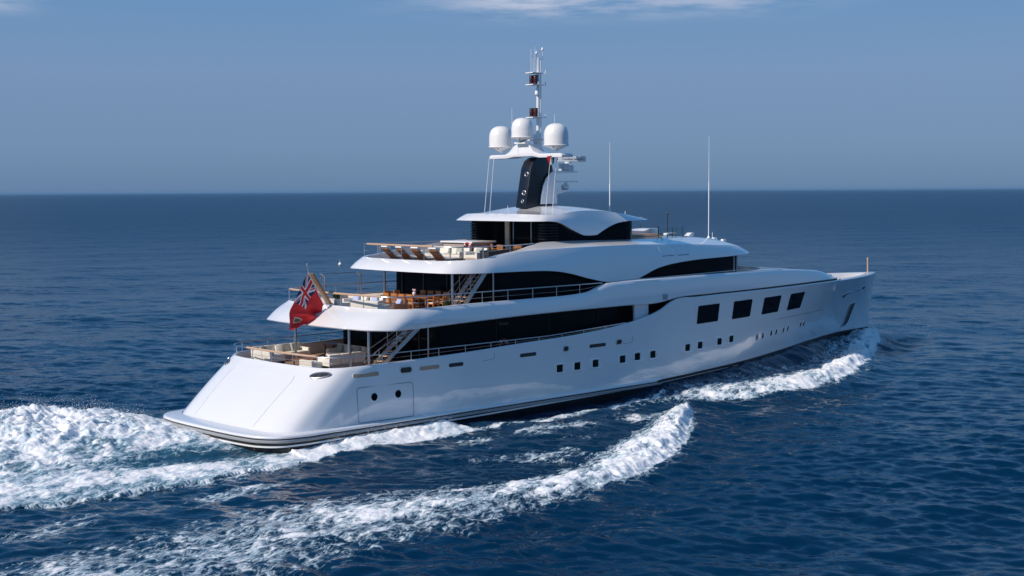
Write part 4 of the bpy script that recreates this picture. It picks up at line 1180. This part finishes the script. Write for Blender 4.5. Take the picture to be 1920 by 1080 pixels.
# ---- pot plants
def plant(loc, h, lab, seed):
    r = empty('potted_plant', loc); tag(r, lab, 'plant')
    w = MB(); w.lathe([(.12, 0), (.17, .05), (.2, .3), (.18, .32)], (0, 0, 0), 14); part(w, 'pot', 'pot', r)
    rg = random.Random(seed); w = MB()
    for k in range(70):
        a = rg.uniform(0, 2 * pi); t = rg.uniform(.1, 1); ln = h * rg.uniform(.5, 1)
        p0 = Vector((.05 * cos(a), .05 * sin(a), .3)); p1 = p0 + Vector((cos(a) * ln * .5 * t, sin(a) * ln * .5 * t, ln * (1 - .4 * t)))
        sd_ = Vector((-sin(a), cos(a), 0)) * .045; m_ = (p0 + p1) / 2 + Vector((0, 0, .05))
        w.add([p0, m_ + sd_, p1, m_ - sd_], [(0, 1, 2, 3)])
    part(w, 'foliage', 'leaf', r, recalc=False); return r
plant((12.0, -3.75, 5.6), .55, 'small leafy pot plant at the foot of the upper stairs', 3)
plant((10.9, 4.35, 5.6), .75, 'small dark green plant above the port rail of the middle deck', 5)
# ---- float far off to port
r = empty('marker_float', (101.1, 124.6, -.05)); tag(r, 'tiny white float on the open sea beyond the stern', 'float')
w = MB(); w.lathe([(.02, -.25), (.22, -.1), (.32, .08), (.27, .26), (.12, .42)], (0, 0, 0), 14); part(w, 'body', 'white', r)
w = MB(); w.lathe([(.12, .42), (.09, .6), (.10, .78), (.03, .86)], (0, 0, 0), 10); part(w, 'topmark', 'grey', r)
# ================================================================== SEA
HAZE = 0.00005
def hash2(ix, iy, seed):
    h = (ix * 374761393 + iy * 668265263 + seed * 1442695041) & 0xFFFFFFFF
    h = ((h ^ (h >> 13)) * 1274126177) & 0xFFFFFFFF
    return ((h ^ (h >> 16)) & 0xFFFF) / 65535.0
def vnoise(x, y, seed=0):
    xi, yi = np.floor(x).astype(np.int64), np.floor(y).astype(np.int64)
    fx, fy = x - xi, y - yi
    fx = fx * fx * (3 - 2 * fx); fy = fy * fy * (3 - 2 * fy)
    a, b = hash2(xi, yi, seed), hash2(xi + 1, yi, seed)
    c, d = hash2(xi, yi + 1, seed), hash2(xi + 1, yi + 1, seed)
    return (a + (b - a) * fx) * (1 - fy) + (c + (d - c) * fx) * fy
def fbm(x, y, oct=4, seed=0, gain=.5):
    s, a, t = 0, 1.0, 0
    for k in range(oct):
        s = s + a * vnoise(x * 2**k + 17.3 * k, y * 2**k - 9.1 * k, seed + k); t += a; a *= gain
    return s / t
def seg_dist(px, py, poly):
    """distance to a polyline and the running length at the nearest point"""
    best = np.full(px.shape, 1e9); along = np.zeros(px.shape); L = 0
    for (x0, y0), (x1, y1) in zip(poly[:-1], poly[1:]):
        dx, dy = x1 - x0, y1 - y0; l2 = dx * dx + dy * dy
        t = np.clip(((px - x0) * dx + (py - y0) * dy) / l2, 0, 1)
        d = np.hypot(px - x0 - t * dx, py - y0 - t * dy)
        m = d < best
        best = np.where(m, d, best); along = np.where(m, L + t * sqrt(l2), along); L += sqrt(l2)
    return best, along / L
def inside(px, py, poly):
    c = np.zeros(px.shape, bool); n = len(poly)
    for i in range(n):
        x0, y0 = poly[i]; x1, y1 = poly[(i + 1) % n]
        if y0 == y1: continue
        cond = ((y0 > py) != (y1 > py)) & (px < (x1 - x0) * (py - y0) / (y1 - y0) + x0)
        c ^= cond
    return c
def sst(x, a, b):
    t = np.clip((x - a) / (b - a), 0, 1); return t * t * (3 - 2 * t)

A_out = [(61.5, .4), (58.5, -1.6), (55.2, -3.2), (46.8, -7.6), (41.8, -9.4), (37.9, -10.6), (33.5, -10.9), (30.1, -10.7), (28.0, -9.6), (25.5, -8.2), (23.0, -7.4)]
A_in = [(60.2, .2), (57.5, -.3), (51.0, -2.2), (44.5, -4.7), (40.3, -5.7), (37.1, -5.5), (34.3, -5.6), (31.0, -5.6), (27.4, -5.7), (23.0, -6.4)]
B_out = [(25.9, -8.9), (23.7, -10.8), (19.4, -14.0), (15.2, -17.0), (11.2, -19.0), (8.8, -19.8), (6.1, -20.3), (3.5, -20.8), (.3, -21.2), (-4.7, -21.4), (-10.7, -22.0), (-22, -23.5), (-40, -26)]
B_in = [(25.6, -8.7), (20.6, -10.8), (15.7, -13.2), (11.6, -15.0), (8.4, -16.2), (5.0, -16.9), (2.5, -16.2), (-1.1, -14.6), (-5.6, -13.4), (-8.8, -13.8), (-14.9, -14.8), (-22, -15.5), (-40, -17)]
side_out = [(27, -6.4), (25.1, -7.0), (19.7, -7.3), (14.9, -7.5), (10.6, -7.1), (8.2, -7.4), (4.5, -7.0), (1.6, -6.9), (-1.7, -7.4), (-5.1, -7.7), (-8.6, -7.2), (-14, -6.4), (-24, -6.5), (-60, -9)]
wash_far = [(1.0, 5.6), (-.3, 8.2), (-2.4, 10.0), (-6.6, 12.2), (-14, 13.6), (-30, 15), (-60, 18)]

# grid: rings round a point on the water under the viewpoint's shore, fine towards the yacht
yaw = atan2(0.7174416, 0.69298336)
fine = np.radians(np.arange(-27, 27.001, .062))
g = []; a = radians(27.1); st = radians(.07)
while a < pi:
    g.append(a); st = min(st * 1.12, radians(4)); a += st
ang = np.concatenate([-np.array(g[::-1]), fine, np.array(g)])
ang = np.concatenate([ang, [ang[0] + 2 * pi]])
rad = [1.5]
while rad[-1] < 60000:
    r0 = rad[-1]
    st = max(r0 * r0 / (12 * 1360) * .55, .09) if r0 > 30 else 1.6
    st = min(st, r0 * .06 + 1)
    rad.append(r0 + st)
rad = np.array(rad)
AA, RR = np.meshgrid(ang + yaw, rad, indexing='ij')
X = CAMX + RR * np.cos(AA); Y = CAMY + RR * np.sin(AA)
na, nr = X.shape
dr = np.gradient(rad)[None, :] * np.ones((na, 1))
dA = np.maximum(np.gradient(ang)[:, None] * RR * .6, 0)
res = np.maximum(dr, dA)

near = RR < 260
xn, yn = X[near], Y[near]

# ---- wake fields (only near)
foam = np.zeros(X.shape); aer = np.zeros(X.shape); Zw = np.zeros(X.shape)
calm = np.zeros(xn.shape)
wob = (fbm(xn * .30, yn * .30, 4, 5) - .5) * 2.6
wob2 = (fbm(xn * 1.1, yn * 1.1, 5, 15, .6) - .5) * 2.4
xe, ye = xn + wob * .6 + wob2 * .5, yn + wob2 * .6 + wob * .3
xr, yr = xn * cos(.42) + yn * sin(.42), -xn * sin(.42) + yn * cos(.42)
lump = .55 * fbm(xr * .6, yr * 1.2, 4, 31, .55) + .45 * (1 - np.abs(fbm(xr * .9 + 7, yr * 1.7, 4, 37, .55) - .5) * 3.2)
lump2 = fbm(xn * .45, yn * .45, 4, 41)
def band(out, inn, xx, yy):
    poly = out + inn[::-1]
    ins = inside(xx, yy, poly)
    do, ao = seg_dist(xx, yy, out); di, ai = seg_dist(xx, yy, inn)
    t = di / (di + do + 1e-6)
    return ins, t, do, di, ao
fm = np.zeros(xn.shape); am = np.zeros(xn.shape); zw = np.zeros(xn.shape)
# crest A (bow wave)
ins, t, do, di, ao = band(A_out, A_in, xe, ye)
strA = np.interp(ao, [0, .05, .12, .55, .75, .9, 1], [.5, .9, 1.0, .95, .85, .7, .4])
core = ins * (.40 + .44 * sst(t, .10, .62)) * strA * (.52 + .50 * lump2 + .42 * lump)
core = np.where(ins & (ao > .7), np.maximum(core, .72 * strA * sst(t, .0, .3)), core)
edge = (~ins) * np.exp(-do / .5) * .62 * strA
fm = np.maximum(fm, np.maximum(core, edge)); am = np.maximum(am, ins * .45 * strA + (~ins) * np.exp(-do / 1.2) * .25)
hA = np.interp(ao, [0, .08, .2, .5, .7, .9, 1], [.15, .32, .40, .38, .3, .18, .1])
ridge = np.where(ins, sst(t, .05, .72) * (1 - sst(t, .80, 1.0) * .75), .25 * np.exp(-do / .7))
zw += hA * ridge * (.35 + 1.3 * lump)
zw -= .18 * np.where((~ins), np.exp(-((do - 2.2) / 1.3) ** 2), 0) * (xn > 20)
# crest B (shoulder wave)
ins, t, do, di, ao = band(B_out, B_in, xe, ye)
strB = np.interp(ao, [0, .035, .12, .26, .33, .42, .6, .8, 1], [.40, .82, .98, .94, .84, .76, .70, .60, .48])
sol = np.interp(ao, [0, .25, .4, 1], [1, 1, .35, .0])
core = ins * strB * (.40 + .60 * lump2 + .48 * lump) * (sol * (.52 + .34 * sst(t, .08, .6)) + (1 - sol) * (.45 + .6 * np.sin(pi * np.clip(t, 0, 1)) * .6))
edge = (~ins) * np.exp(-do / (.4 + .8 * (1 - sol))) * .60 * strB
fm = np.maximum(fm, np.maximum(core, edge)); am = np.maximum(am, ins * .35 * strB)
hB = np.interp(ao, [0, .04, .12, .25, .35, .5, 1], [.12, .34, .42, .34, .24, .14, .06])
ridge = np.where(ins, sst(t, .0, .66) * (1 - sst(t, .78, 1.0) * .8), np.exp(-di / 2.6) * .0 + .2 * np.exp(-do / .8))
zw += hB * ridge * (.35 + 1.3 * lump)
zw -= .18 * np.where((~ins) & (xn > -4), np.exp(-((do - 2.4) / 1.5) ** 2), 0)
# foam running along the side and into the stern wash
hullw = np.interp(xn, [-60, 0, 1.0, 4, 10, 28, 40, 60], [0, 0, 4.2, 5.2, 5.3, 5.2, 4.2, 0])
yo = np.interp(xn, [p[0] for p in side_out[::-1]], [p[1] for p in side_out[::-1]]) + wob * .35 + wob2 * .35
ts_ = (-yn - hullw) / np.maximum(-yo - hullw, .2)
st1 = (xn < 27) & (xn > 1) & (yn < 0)
sfo = np.interp(xn, [1, 4, 7.5, 10.5, 11.5, 14, 20, 27], [.78, .80, .82, .82, .52, .58, .68, .66]) * (.75 + .5 * lump)
prof = np.where(xn > 11, np.exp(-((ts_ - .85) / .30) ** 2), sst(ts_, -.5, .0) * (1 - sst(ts_, .85, 1.15)))
fm = np.where(st1, np.maximum(fm, sfo * prof), fm)
am = np.where(st1, np.maximum(am, .5 * (1 - sst(ts_, .6, 1.6)) * np.interp(xn, [1, 11, 27], [1, .6, .3])), am)
zs = np.interp(xn, [1, 4, 8, 10, 11.5, 13, 27], [.18, .20, .26, .32, .12, .05, .0]) * np.exp(-((ts_ - .25) / .45) ** 2)
zw += np.where(st1, zs * (.4 + 1.3 * lump), 0)
# hollow along the middle body
zw -= np.where((xn > 9) & (xn < 34) & (yn < 0), .20 * np.exp(-((-yn - 5.2) / 2.2) ** 2) * sst(xn, 9.5, 12) * (1 - sst(xn, 19, 23)), 0)
# stern wash
yf = np.interp(xn, [p[0] for p in wash_far[::-1]], [p[1] for p in wash_far[::-1]]) + wob * .5 + wob2 * .5
ysd = yo
stw = (xn <= 1.6)
mid = np.clip((yn - ysd) / np.maximum(yf - ysd, .1), 0, 1)
ins_w = stw & (yn < yf) & (yn > ysd)
turb = lump * .6 + fbm(xn * .28, yn * .28, 4, 71) * .6
d_w = np.interp(mid, [0, .07, .22, .34, .5, .8, .95, 1.0], [.54, .64, .56, .60, .74, .82, .80, .72]) * (.66 + .82 * fbm(xn * .5, yn * .5, 4, 131))
# dark slot of clear water just behind the starboard quarter
slot = np.exp(-((yn + 3.9 + .12 * xn) / 1.2) ** 2) * np.exp(-((xn + 2.6) / 4.0) ** 2)
d_w = d_w * (1 - .85 * slot)
d_w = d_w * np.interp(xn, [-60, -25, -12, 2], [.75, .85, .95, 1.0])
edge_w = stw & ~ins_w
dist_e = np.where(yn > yf, yn - yf, ysd - yn)
fm = np.where(ins_w, np.maximum(fm, d_w), np.where(edge_w, np.maximum(fm, .6 * np.exp(-np.maximum(dist_e, 0) / .7)), fm))
am = np.where(ins_w, np.maximum(am, .95 - .4 * slot), am)
hw_ = np.interp(xn, [-60, -25, -12, -5, -1.5, .6, 1.6], [.6, .9, 1.15, 1.15, .7, .15, 0])
hp = np.interp(mid, [0, .1, .3, .5, .75, .93, 1.0], [.1, .25, .35, .75, 1.0, .95, .3])
zw += np.where(ins_w, hw_ * hp * (.25 + 1.25 * (turb - .15)) * (1 - .7 * slot), 0)
bil = np.abs(fbm(xn * .8, yn * .8, 4, 91) - .5) * 2
zw += np.where(ins_w, .45 * hp * hw_ * (.5 - bil) * np.minimum(1, (1.6 - xn) / 2), 0)
# weak trails far astern and patches between the crests
mid_z = (yn < yo) & inside(xn, yn, [(27, -6), (25, -9.6)] + B_in[1:] + [(-40, -9), (-8, -7)])
p_ = fbm(xn * .22 + 3, yn * .5, 4, 51)
fm = np.where(mid_z, np.maximum(fm, .08 + .46 * sst(p_, .48, .74)), fm)
am = np.where(mid_z, np.maximum(am, .16), am)
# bow wave climbing the hull forward
dh = np.maximum(-yn - np.interp(xn, [20, 31, 35, 39, 43, 47, 51, 54.5, 57.3, 59.3], [5.3, 5.1, 4.8, 4.2, 3.4, 2.5, 1.5, .8, .3, 0]), 0)
climb = np.interp(xn, [20.5, 22.8, 24.7, 28, 32, 38, 46, 52, 57, 59.3, 60.6, 62], [0, .08, .28, .44, .60, .84, 1.10, 1.24, 1.25, 1.1, .7, 0])
zw += np.where(yn < 3, climb * np.exp(-(dh / 1.7) ** 2), climb * np.exp(-(np.maximum(yn, 0) / 1.7) ** 2))
calm = np.clip(am * 1.2, 0, .6)
foam[near] = np.clip(fm, 0, 1.15); aer[near] = np.clip(am, 0, 1); Zw[near] = zw

# ---- wind ripples and a low swell
Z = np.zeros(X.shape)
wind = yaw + radians(168)
ncomp = 96
lam = np.exp(rng.uniform(np.log(.6), np.log(9), ncomp))
for i in range(ncomp):
    L = lam[i]; k = 2 * pi / L
    th_ = wind + rng.normal(0, radians(34)) + (pi if rng.random() < .12 else 0)
    amp = .0042 * L * (1.0 if L < 1.5 else (1.5 / L) ** .62) * rng.uniform(.6, 1.3)
    cut = RR[0] < 2500
    idx = np.where(rad * rad / (12 * 1360) * .55 < L)[0]
    if len(idx) == 0: continue
    s_ = slice(0, idx[-1] + 1)
    fade = np.clip(L / (2.2 * res[:, s_]) - 1, 0, 1)
    ph = rng.uniform(0, 2 * pi)
    w_ = k * (X[:, s_] * cos(th_) + Y[:, s_] * sin(th_)) + ph
    Z[:, s_] += amp * fade * (np.sin(w_) + .18 * np.sin(2 * w_ + .6))
sw = np.where(RR < 900, .10 * np.sin(2 * pi / 23 * (X * cos(yaw + .5) + Y * sin(yaw + .5)) + 1) + .07 * np.sin(2 * pi / 31 * (X * cos(yaw - .2) + Y * sin(yaw - .2))), 0) * np.clip((900 - RR) / 500, 0, 1)
gust = np.ones(X.shape)
gust[near] = .65 + .7 * fbm(xn * .045, yn * .045, 3, 61)
Z = Z * gust
Z[near] *= (1 - .35 * calm)
Z += sw + Zw
# small breaking texture where the foam is thick
tx = np.zeros(X.shape)
tx[near] = (fbm(xr * 2.2, yr * 4.2, 4, 101, .55) - .5) * .10 * sst(np.clip(fm, 0, 1), .45, .95)
Z += tx

P = np.stack([X, Y, Z], -1)
du = np.gradient(P, axis=0); dv = np.gradient(P, axis=1)
Nn = np.cross(dv, du); Nn /= np.maximum(np.linalg.norm(Nn, axis=-1, keepdims=True), 1e-12)
Nn = np.where(Nn[..., 2:3] < 0, -Nn, Nn)

def water_material():
    m, nt, b = new_mat('sea_water')
    n, l = nt.nodes, nt.links
    out = [x for x in n if x.type == 'OUTPUT_MATERIAL'][0]
    geo = n.new('ShaderNodeNewGeometry')
    at = n.new('ShaderNodeAttribute'); at.attribute_name = 'foam'
    aa = n.new('ShaderNodeAttribute'); aa.attribute_name = 'aerated'
    def noise(scale, detail, rough=.55, stretch=(1, 1, 1), dist=0.0, rot=0.0):
        mp = n.new('ShaderNodeMapping'); mp.inputs['Scale'].default_value = stretch; mp.inputs['Rotation'].default_value = (0, 0, rot)
        l.new(geo.outputs['Position'], mp.inputs['Vector'])
        t = n.new('ShaderNodeTexNoise'); t.inputs['Scale'].default_value = scale; t.inputs['Detail'].default_value = detail
        t.inputs['Roughness'].default_value = rough; t.inputs['Distortion'].default_value = dist
        l.new(mp.outputs['Vector'], t.inputs['Vector']); return t
    def math(op, a, b_=None, c=None, clamp=False):
        x = n.new('ShaderNodeMath'); x.operation = op; x.use_clamp = clamp
        for i, v in enumerate((a, b_, c)):
            if v is None: continue
            if isinstance(v, (int, float)): x.inputs[i].default_value = v
            else: l.new(v, x.inputs[i])
        return x.outputs[0]
    # water body
    cm = n.new('ShaderNodeMix'); cm.data_type = 'RGBA'
    cm.inputs['A'].default_value = (0.0002, 0.0212, 0.059, 1)
    cm.inputs['B'].default_value = (0.055, 0.19, 0.26, 1)
    ae = math('MULTIPLY', aa.outputs['Fac'], aa.outputs['Fac'])
    l.new(math('MULTIPLY', ae, .62), cm.inputs['Factor'])
    l.new(cm.outputs['Result'], b.inputs['Base Color'])
    b.inputs['IOR'].default_value = 1.16
    ar = n.new('ShaderNodeAttribute'); ar.attribute_name = 'ripple'; l.new(ar.outputs['Fac'], b.inputs['Roughness'])
    def noise_t(scale, detail, rough, stretch, dist, rot):
        mp = n.new('ShaderNodeMapping'); mp.vector_type = 'TEXTURE'
        mp.inputs['Scale'].default_value = stretch; mp.inputs['Rotation'].default_value = (0, 0, rot)
        l.new(geo.outputs['Position'], mp.inputs['Vector'])
        t = n.new('ShaderNodeTexNoise'); t.inputs['Scale'].default_value = scale; t.inputs['Detail'].default_value = detail
        t.inputs['Roughness'].default_value = rough; t.inputs['Distortion'].default_value = dist
        l.new(mp.outputs['Vector'], t.inputs['Vector']); return t
    # ripples too small to mesh: random slopes
    crest = yaw + radians(78)
    n1 = noise_t(1.7, 5, .62, (1.8, .8, 1), .4, crest)
    n0 = noise_t(.55, 3, .6, (2.6, .8, 1), .4, crest + .12)
    nG = noise_t(.035, 4, .55, (3.2, .8, 1), .5, crest)
    n2 = noise_t(6.0, 4, .6, (1.5, .8, 1), .3, crest)
    v1 = n.new('ShaderNodeVectorMath'); v1.operation = 'SUBTRACT'; v1.inputs[1].default_value = (.5, .5, .5); l.new(n1.outputs['Color'], v1.inputs[0])
    v2 = n.new('ShaderNodeVectorMath'); v2.operation = 'SUBTRACT'; v2.inputs[1].default_value = (.5, .5, .5); l.new(n2.outputs['Color'], v2.inputs[0])
    s1 = n.new('ShaderNodeVectorMath'); s1.operation = 'MULTIPLY'; s1.inputs[1].default_value = (.62, .62, 0); l.new(v1.outputs[0], s1.inputs[0])
    s2 = n.new('ShaderNodeVectorMath'); s2.operation = 'MULTIPLY'; s2.inputs[1].default_value = (.40, .40, 0); l.new(v2.outputs[0], s2.inputs[0])
    ad = n.new('ShaderNodeVectorMath'); ad.operation = 'ADD'; l.new(s1.outputs[0], ad.inputs[0]); l.new(s2.outputs[0], ad.inputs[1])
    v0 = n.new('ShaderNodeVectorMath'); v0.operation = 'SUBTRACT'; v0.inputs[1].default_value = (.5, .5, .5); l.new(n0.outputs['Color'], v0.inputs[0])
    s0 = n.new('ShaderNodeVectorMath'); s0.operation = 'MULTIPLY_ADD'; s0.inputs[1].default_value = (.55, .55, 0); l.new(v0.outputs[0], s0.inputs[0]); l.new(ad.outputs[0], s0.inputs[2])
    gs = n.new('ShaderNodeMapRange'); gs.inputs['From Min'].default_value = .32; gs.inputs['From Max'].default_value = .68; gs.inputs['To Min'].default_value = .45; gs.inputs['To Max'].default_value = 1.35
    l.new(nG.outputs['Fac'], gs.inputs['Value'])
    sg = n.new('ShaderNodeVectorMath'); sg.operation = 'SCALE'; l.new(s0.outputs[0], sg.inputs[0]); l.new(gs.outputs['Result'], sg.inputs['Scale'])
    ad2 = n.new('ShaderNodeVectorMath'); ad2.operation = 'ADD'; l.new(geo.outputs['Normal'], ad2.inputs[0]); l.new(sg.outputs[0], ad2.inputs[1])
    nz = n.new('ShaderNodeVectorMath'); nz.operation = 'NORMALIZE'; l.new(ad2.outputs[0], nz.inputs[0])
    l.new(nz.outputs[0], b.inputs['Normal'])
    # foam: solid where dense, lace where thin
    f1 = noise_t(.85, 6, .62, (1.8, .8, 1), 1.1, .40)
    f2 = noise_t(2.8, 5, .68, (1.6, .8, 1), .7, .40)
    f3 = noise_t(8.0, 4, .65, (1.4, .8, 1), .3, .40)
    def smooth(v, lo, hi, t0=0.0, t1=1.0):
        mr = n.new('ShaderNodeMapRange'); mr.interpolation_type = 'SMOOTHSTEP'
        for s_, x in (('Value', v), ('From Min', lo), ('From Max', hi), ('To Min', t0), ('To Max', t1)):
            if isinstance(x, (int, float)): mr.inputs[s_].default_value = x
            else: l.new(x, mr.inputs[s_])
        return mr.outputs['Result']
    def lace(scale, stretch, width):
        mp = n.new('ShaderNodeMapping'); mp.vector_type = 'TEXTURE'
        mp.inputs['Scale'].default_value = stretch; mp.inputs['Rotation'].default_value = (0, 0, .40)
        wv = n.new('ShaderNodeVectorMath'); wv.operation = 'MULTIPLY_ADD'
        l.new(f1.outputs['Color'], wv.inputs[0]); wv.inputs[1].default_value = (1.5, 1.5, 0); l.new(geo.outputs['Position'], wv.inputs[2])
        wv2 = n.new('ShaderNodeVectorMath'); wv2.operation = 'MULTIPLY_ADD'
        l.new(f2.outputs['Color'], wv2.inputs[0]); wv2.inputs[1].default_value = (.5, .5, 0); l.new(wv.outputs[0], wv2.inputs[2])
        l.new(wv2.outputs[0], mp.inputs['Vector'])
        vo = n.new('ShaderNodeTexVoronoi'); vo.feature = 'DISTANCE_TO_EDGE'; vo.voronoi_dimensions = '2D'; vo.inputs['Scale'].default_value = scale
        l.new(mp.outputs['Vector'], vo.inputs['Vector'])
        return smooth(vo.outputs['Distance'], 0.0, width, 1.0, 0.0)
    D = at.outputs['Fac']
    big = math('ADD', math('MULTIPLY', f1.outputs['Fac'], .45), math('ADD', math('MULTIPLY', f2.outputs['Fac'], .38), math('MULTIPLY', f3.outputs['Fac'], .17)))
    th = math('SUBTRACT', .765, math('MULTIPLY', D, .47))
    solid = smooth(big, math('SUBTRACT', th, .07), math('ADD', th, .09))
    wid = math('ADD', .03, math('MULTIPLY', D, .20))
    l1 = lace(.75, (1.7, .9, 1), wid); l2 = lace(2.1, (1.5, .9, 1), wid)
    brk = smooth(f2.outputs['Fac'], math('SUBTRACT', .56, math('MULTIPLY', D, .34)), math('SUBTRACT', .72, math('MULTIPLY', D, .34)))
    net = math('MULTIPLY', math('MAXIMUM', math('MULTIPLY', l1, .85), math('MULTIPLY', l2, .75)), brk)
    net = math('MULTIPLY', net, smooth(D, .10, .42))
    mask = math('MAXIMUM', solid, net, clamp=True)
    fb = n.new('ShaderNodeBsdfPrincipled')
    fc = n.new('ShaderNodeMix'); fc.data_type = 'RGBA'
    fc.inputs['A'].default_value = (.50, .66, .75, 1); fc.inputs['B'].default_value = (.88, .89, .91, 1)
    l.new(smooth(math('ADD', math('MULTIPLY', f1.outputs['Fac'], .65), math('MULTIPLY', mask, .30)), .45, .68), fc.inputs['Factor'])
    l.new(fc.outputs['Result'], fb.inputs['Base Color'])
    fb.inputs['Roughness'].default_value = .75
    bp = n.new('ShaderNodeBump'); bp.inputs['Strength'].default_value = .6; bp.inputs['Distance'].default_value = .08
    hsum = math('ADD', math('MULTIPLY', f2.outputs['Fac'], .7), math('MULTIPLY', f3.outputs['Fac'], .45))
    l.new(hsum, bp.inputs['Height']); l.new(bp.outputs['Normal'], fb.inputs['Normal'])
    mx = n.new('ShaderNodeMixShader')
    l.new(mask, mx.inputs['Fac']); l.new(b.outputs['BSDF'], mx.inputs[1]); l.new(fb.outputs['BSDF'], mx.inputs[2])
    l.new(mx.outputs[0], out.inputs['Surface'])
    return m
M['water'] = water_material()

rip = .07 + .28 * sst(np.log(np.maximum(RR, 1)), np.log(55), np.log(700))
ids = np.arange(na * nr).reshape(na, nr)
quads = np.stack([ids[:-1, :-1], ids[:-1, 1:], ids[1:, 1:], ids[1:, :-1]], -1)
qf = (foam[:-1, :-1] + foam[1:, :-1] + foam[1:, 1:] + foam[:-1, 1:]) / 4
is_foam = qf > .42
def water_mesh(name, sel):
    q = quads[sel]
    used, inv = np.unique(q.ravel(), return_inverse=True)
    q = inv.reshape(-1, 4)
    me = bpy.data.meshes.new(name)
    me.vertices.add(len(used)); me.vertices.foreach_set('co', P.reshape(-1, 3)[used].astype(np.float32).ravel())
    me.loops.add(len(q) * 4); me.loops.foreach_set('vertex_index', q.ravel().astype(np.int32))
    me.polygons.add(len(q)); me.polygons.foreach_set('loop_start', (np.arange(len(q)) * 4).astype(np.int32))
    me.polygons.foreach_set('use_smooth', np.ones(len(q), bool))
    me.update(calc_edges=True)
    for an, arr in (('foam', foam), ('aerated', aer), ('ripple', rip)):
        a_ = me.attributes.new(an, 'FLOAT', 'POINT'); a_.data.foreach_set('value', arr.ravel()[used].astype(np.float32))
    me.normals_split_custom_set_from_vertices(Nn.reshape(-1, 3)[used].astype(np.float32))
    me.materials.append(M['water'])
    o = bpy.data.objects.new(name, me); C.objects.link(o)
    return o
sea = tag(water_mesh('sea', ~is_foam), kind='structure')
wake = tag(water_mesh('wake_foam', is_foam), kind='stuff')
wake['label'] = 'white churned foam of the stern wash and breaking bow waves'

# ---- flying spray: small drops thrown up where the water breaks
def spray(name, pts, size):
    o8 = np.array([(1, 0, 0), (-1, 0, 0), (0, 1, 0), (0, -1, 0), (0, 0, 1), (0, 0, -1)], float)
    f8 = np.array([(0, 2, 4), (2, 1, 4), (1, 3, 4), (3, 0, 4), (2, 0, 5), (1, 2, 5), (3, 1, 5), (0, 3, 5)])
    V = (pts[:, None, :] + o8[None] * size[:, None, None]).reshape(-1, 3)
    F = (f8[None] + (np.arange(len(pts)) * 6)[:, None, None]).reshape(-1, 3)
    me = bpy.data.meshes.new(name)
    me.vertices.add(len(V)); me.vertices.foreach_set('co', V.astype(np.float32).ravel())
    me.loops.add(len(F) * 3); me.loops.foreach_set('vertex_index', F.ravel().astype(np.int32))
    me.polygons.add(len(F)); me.polygons.foreach_set('loop_start', (np.arange(len(F)) * 3).astype(np.int32))
    me.update(calc_edges=True)
    me.materials.append(M['drops'])
    o = bpy.data.objects.new(name, me); C.objects.link(o)
    return tag(o, kind='stuff')
M['drops'] = pmat('white_spray', (.86, .88, .9), .5, var=.03)
zz = Z[near]
wgt = np.clip(zw, 0, 2) * sst(np.clip(fm, 0, 1), .55, .95) * (RR[near] ** 2)
sel = (xn > -45)
wgt = wgt * sel * (.3 + 2.2 * (lump > .58))
wgt /= wgt.sum()
pick = rng.choice(len(xn), 9000, p=wgt)
hgt = rng.exponential(.13, len(pick)) * (.4 + 1.0 * np.clip(zw[pick], 0, 1.2))
sp = np.stack([xn[pick] + rng.normal(0, .1, len(pick)), yn[pick] + rng.normal(0, .1, len(pick)), zz[pick] + hgt], 1)
# far edge of the stern wash and the splash at the quarter
yb = rng.uniform(-45, 1, 2200)
e1 = np.stack([yb, np.interp(yb, [p[0] for p in wash_far[::-1]], [p[1] for p in wash_far[::-1]]) - rng.exponential(1.2, 2200), .25 + rng.exponential(.16, 2200)], 1)
k_ = rng.choice([9.4, 8.9, 4.6, 5.2, 2.8, 6.5], 1500)
e2 = np.stack([k_ + rng.normal(0, .35, 1500), -5.9 - np.abs(rng.normal(0, .5, 1500)), .1 + rng.exponential(.22, 1500)], 1)
pts = np.vstack([sp, e1, e2])
spray('spray', pts, rng.uniform(.006, .018, len(pts)))
# fine mist hanging round the stem
nb = 9000
bx = rng.uniform(56.5, 63.5, nb)
bp_ = np.stack([bx + rng.normal(0, .3, nb), rng.normal(-.9, .8, nb) - np.clip(59.5 - bx, 0, 5) * .45, .2 + rng.gamma(1.5, .55, nb) * np.exp(-((bx - 60) / 2.6) ** 2)], 1)
spray('bow_spray', bp_, rng.uniform(.006, .02, nb))

# ---- thin blue sea air between the water and a little above the mast
hz = MB(); hz.box((CAMX, CAMY, 10.0), (124000, 124000, 30.0))
mh = bpy.data.materials.new('sea_air'); mh.use_nodes = True
hn = mh.node_tree.nodes; hn.clear()
ho = hn.new('ShaderNodeOutputMaterial'); hv = hn.new('ShaderNodeVolumePrincipled')
hv.inputs['Color'].default_value = (0.25, 0.48, 0.74, 1)
hv.inputs['Density'].default_value = HAZE
mh.node_tree.links.new(hv.outputs['Volume'], ho.inputs['Volume'])
air = hz.build('haze', mh, None, smooth=False)
tag(air, kind='stuff')
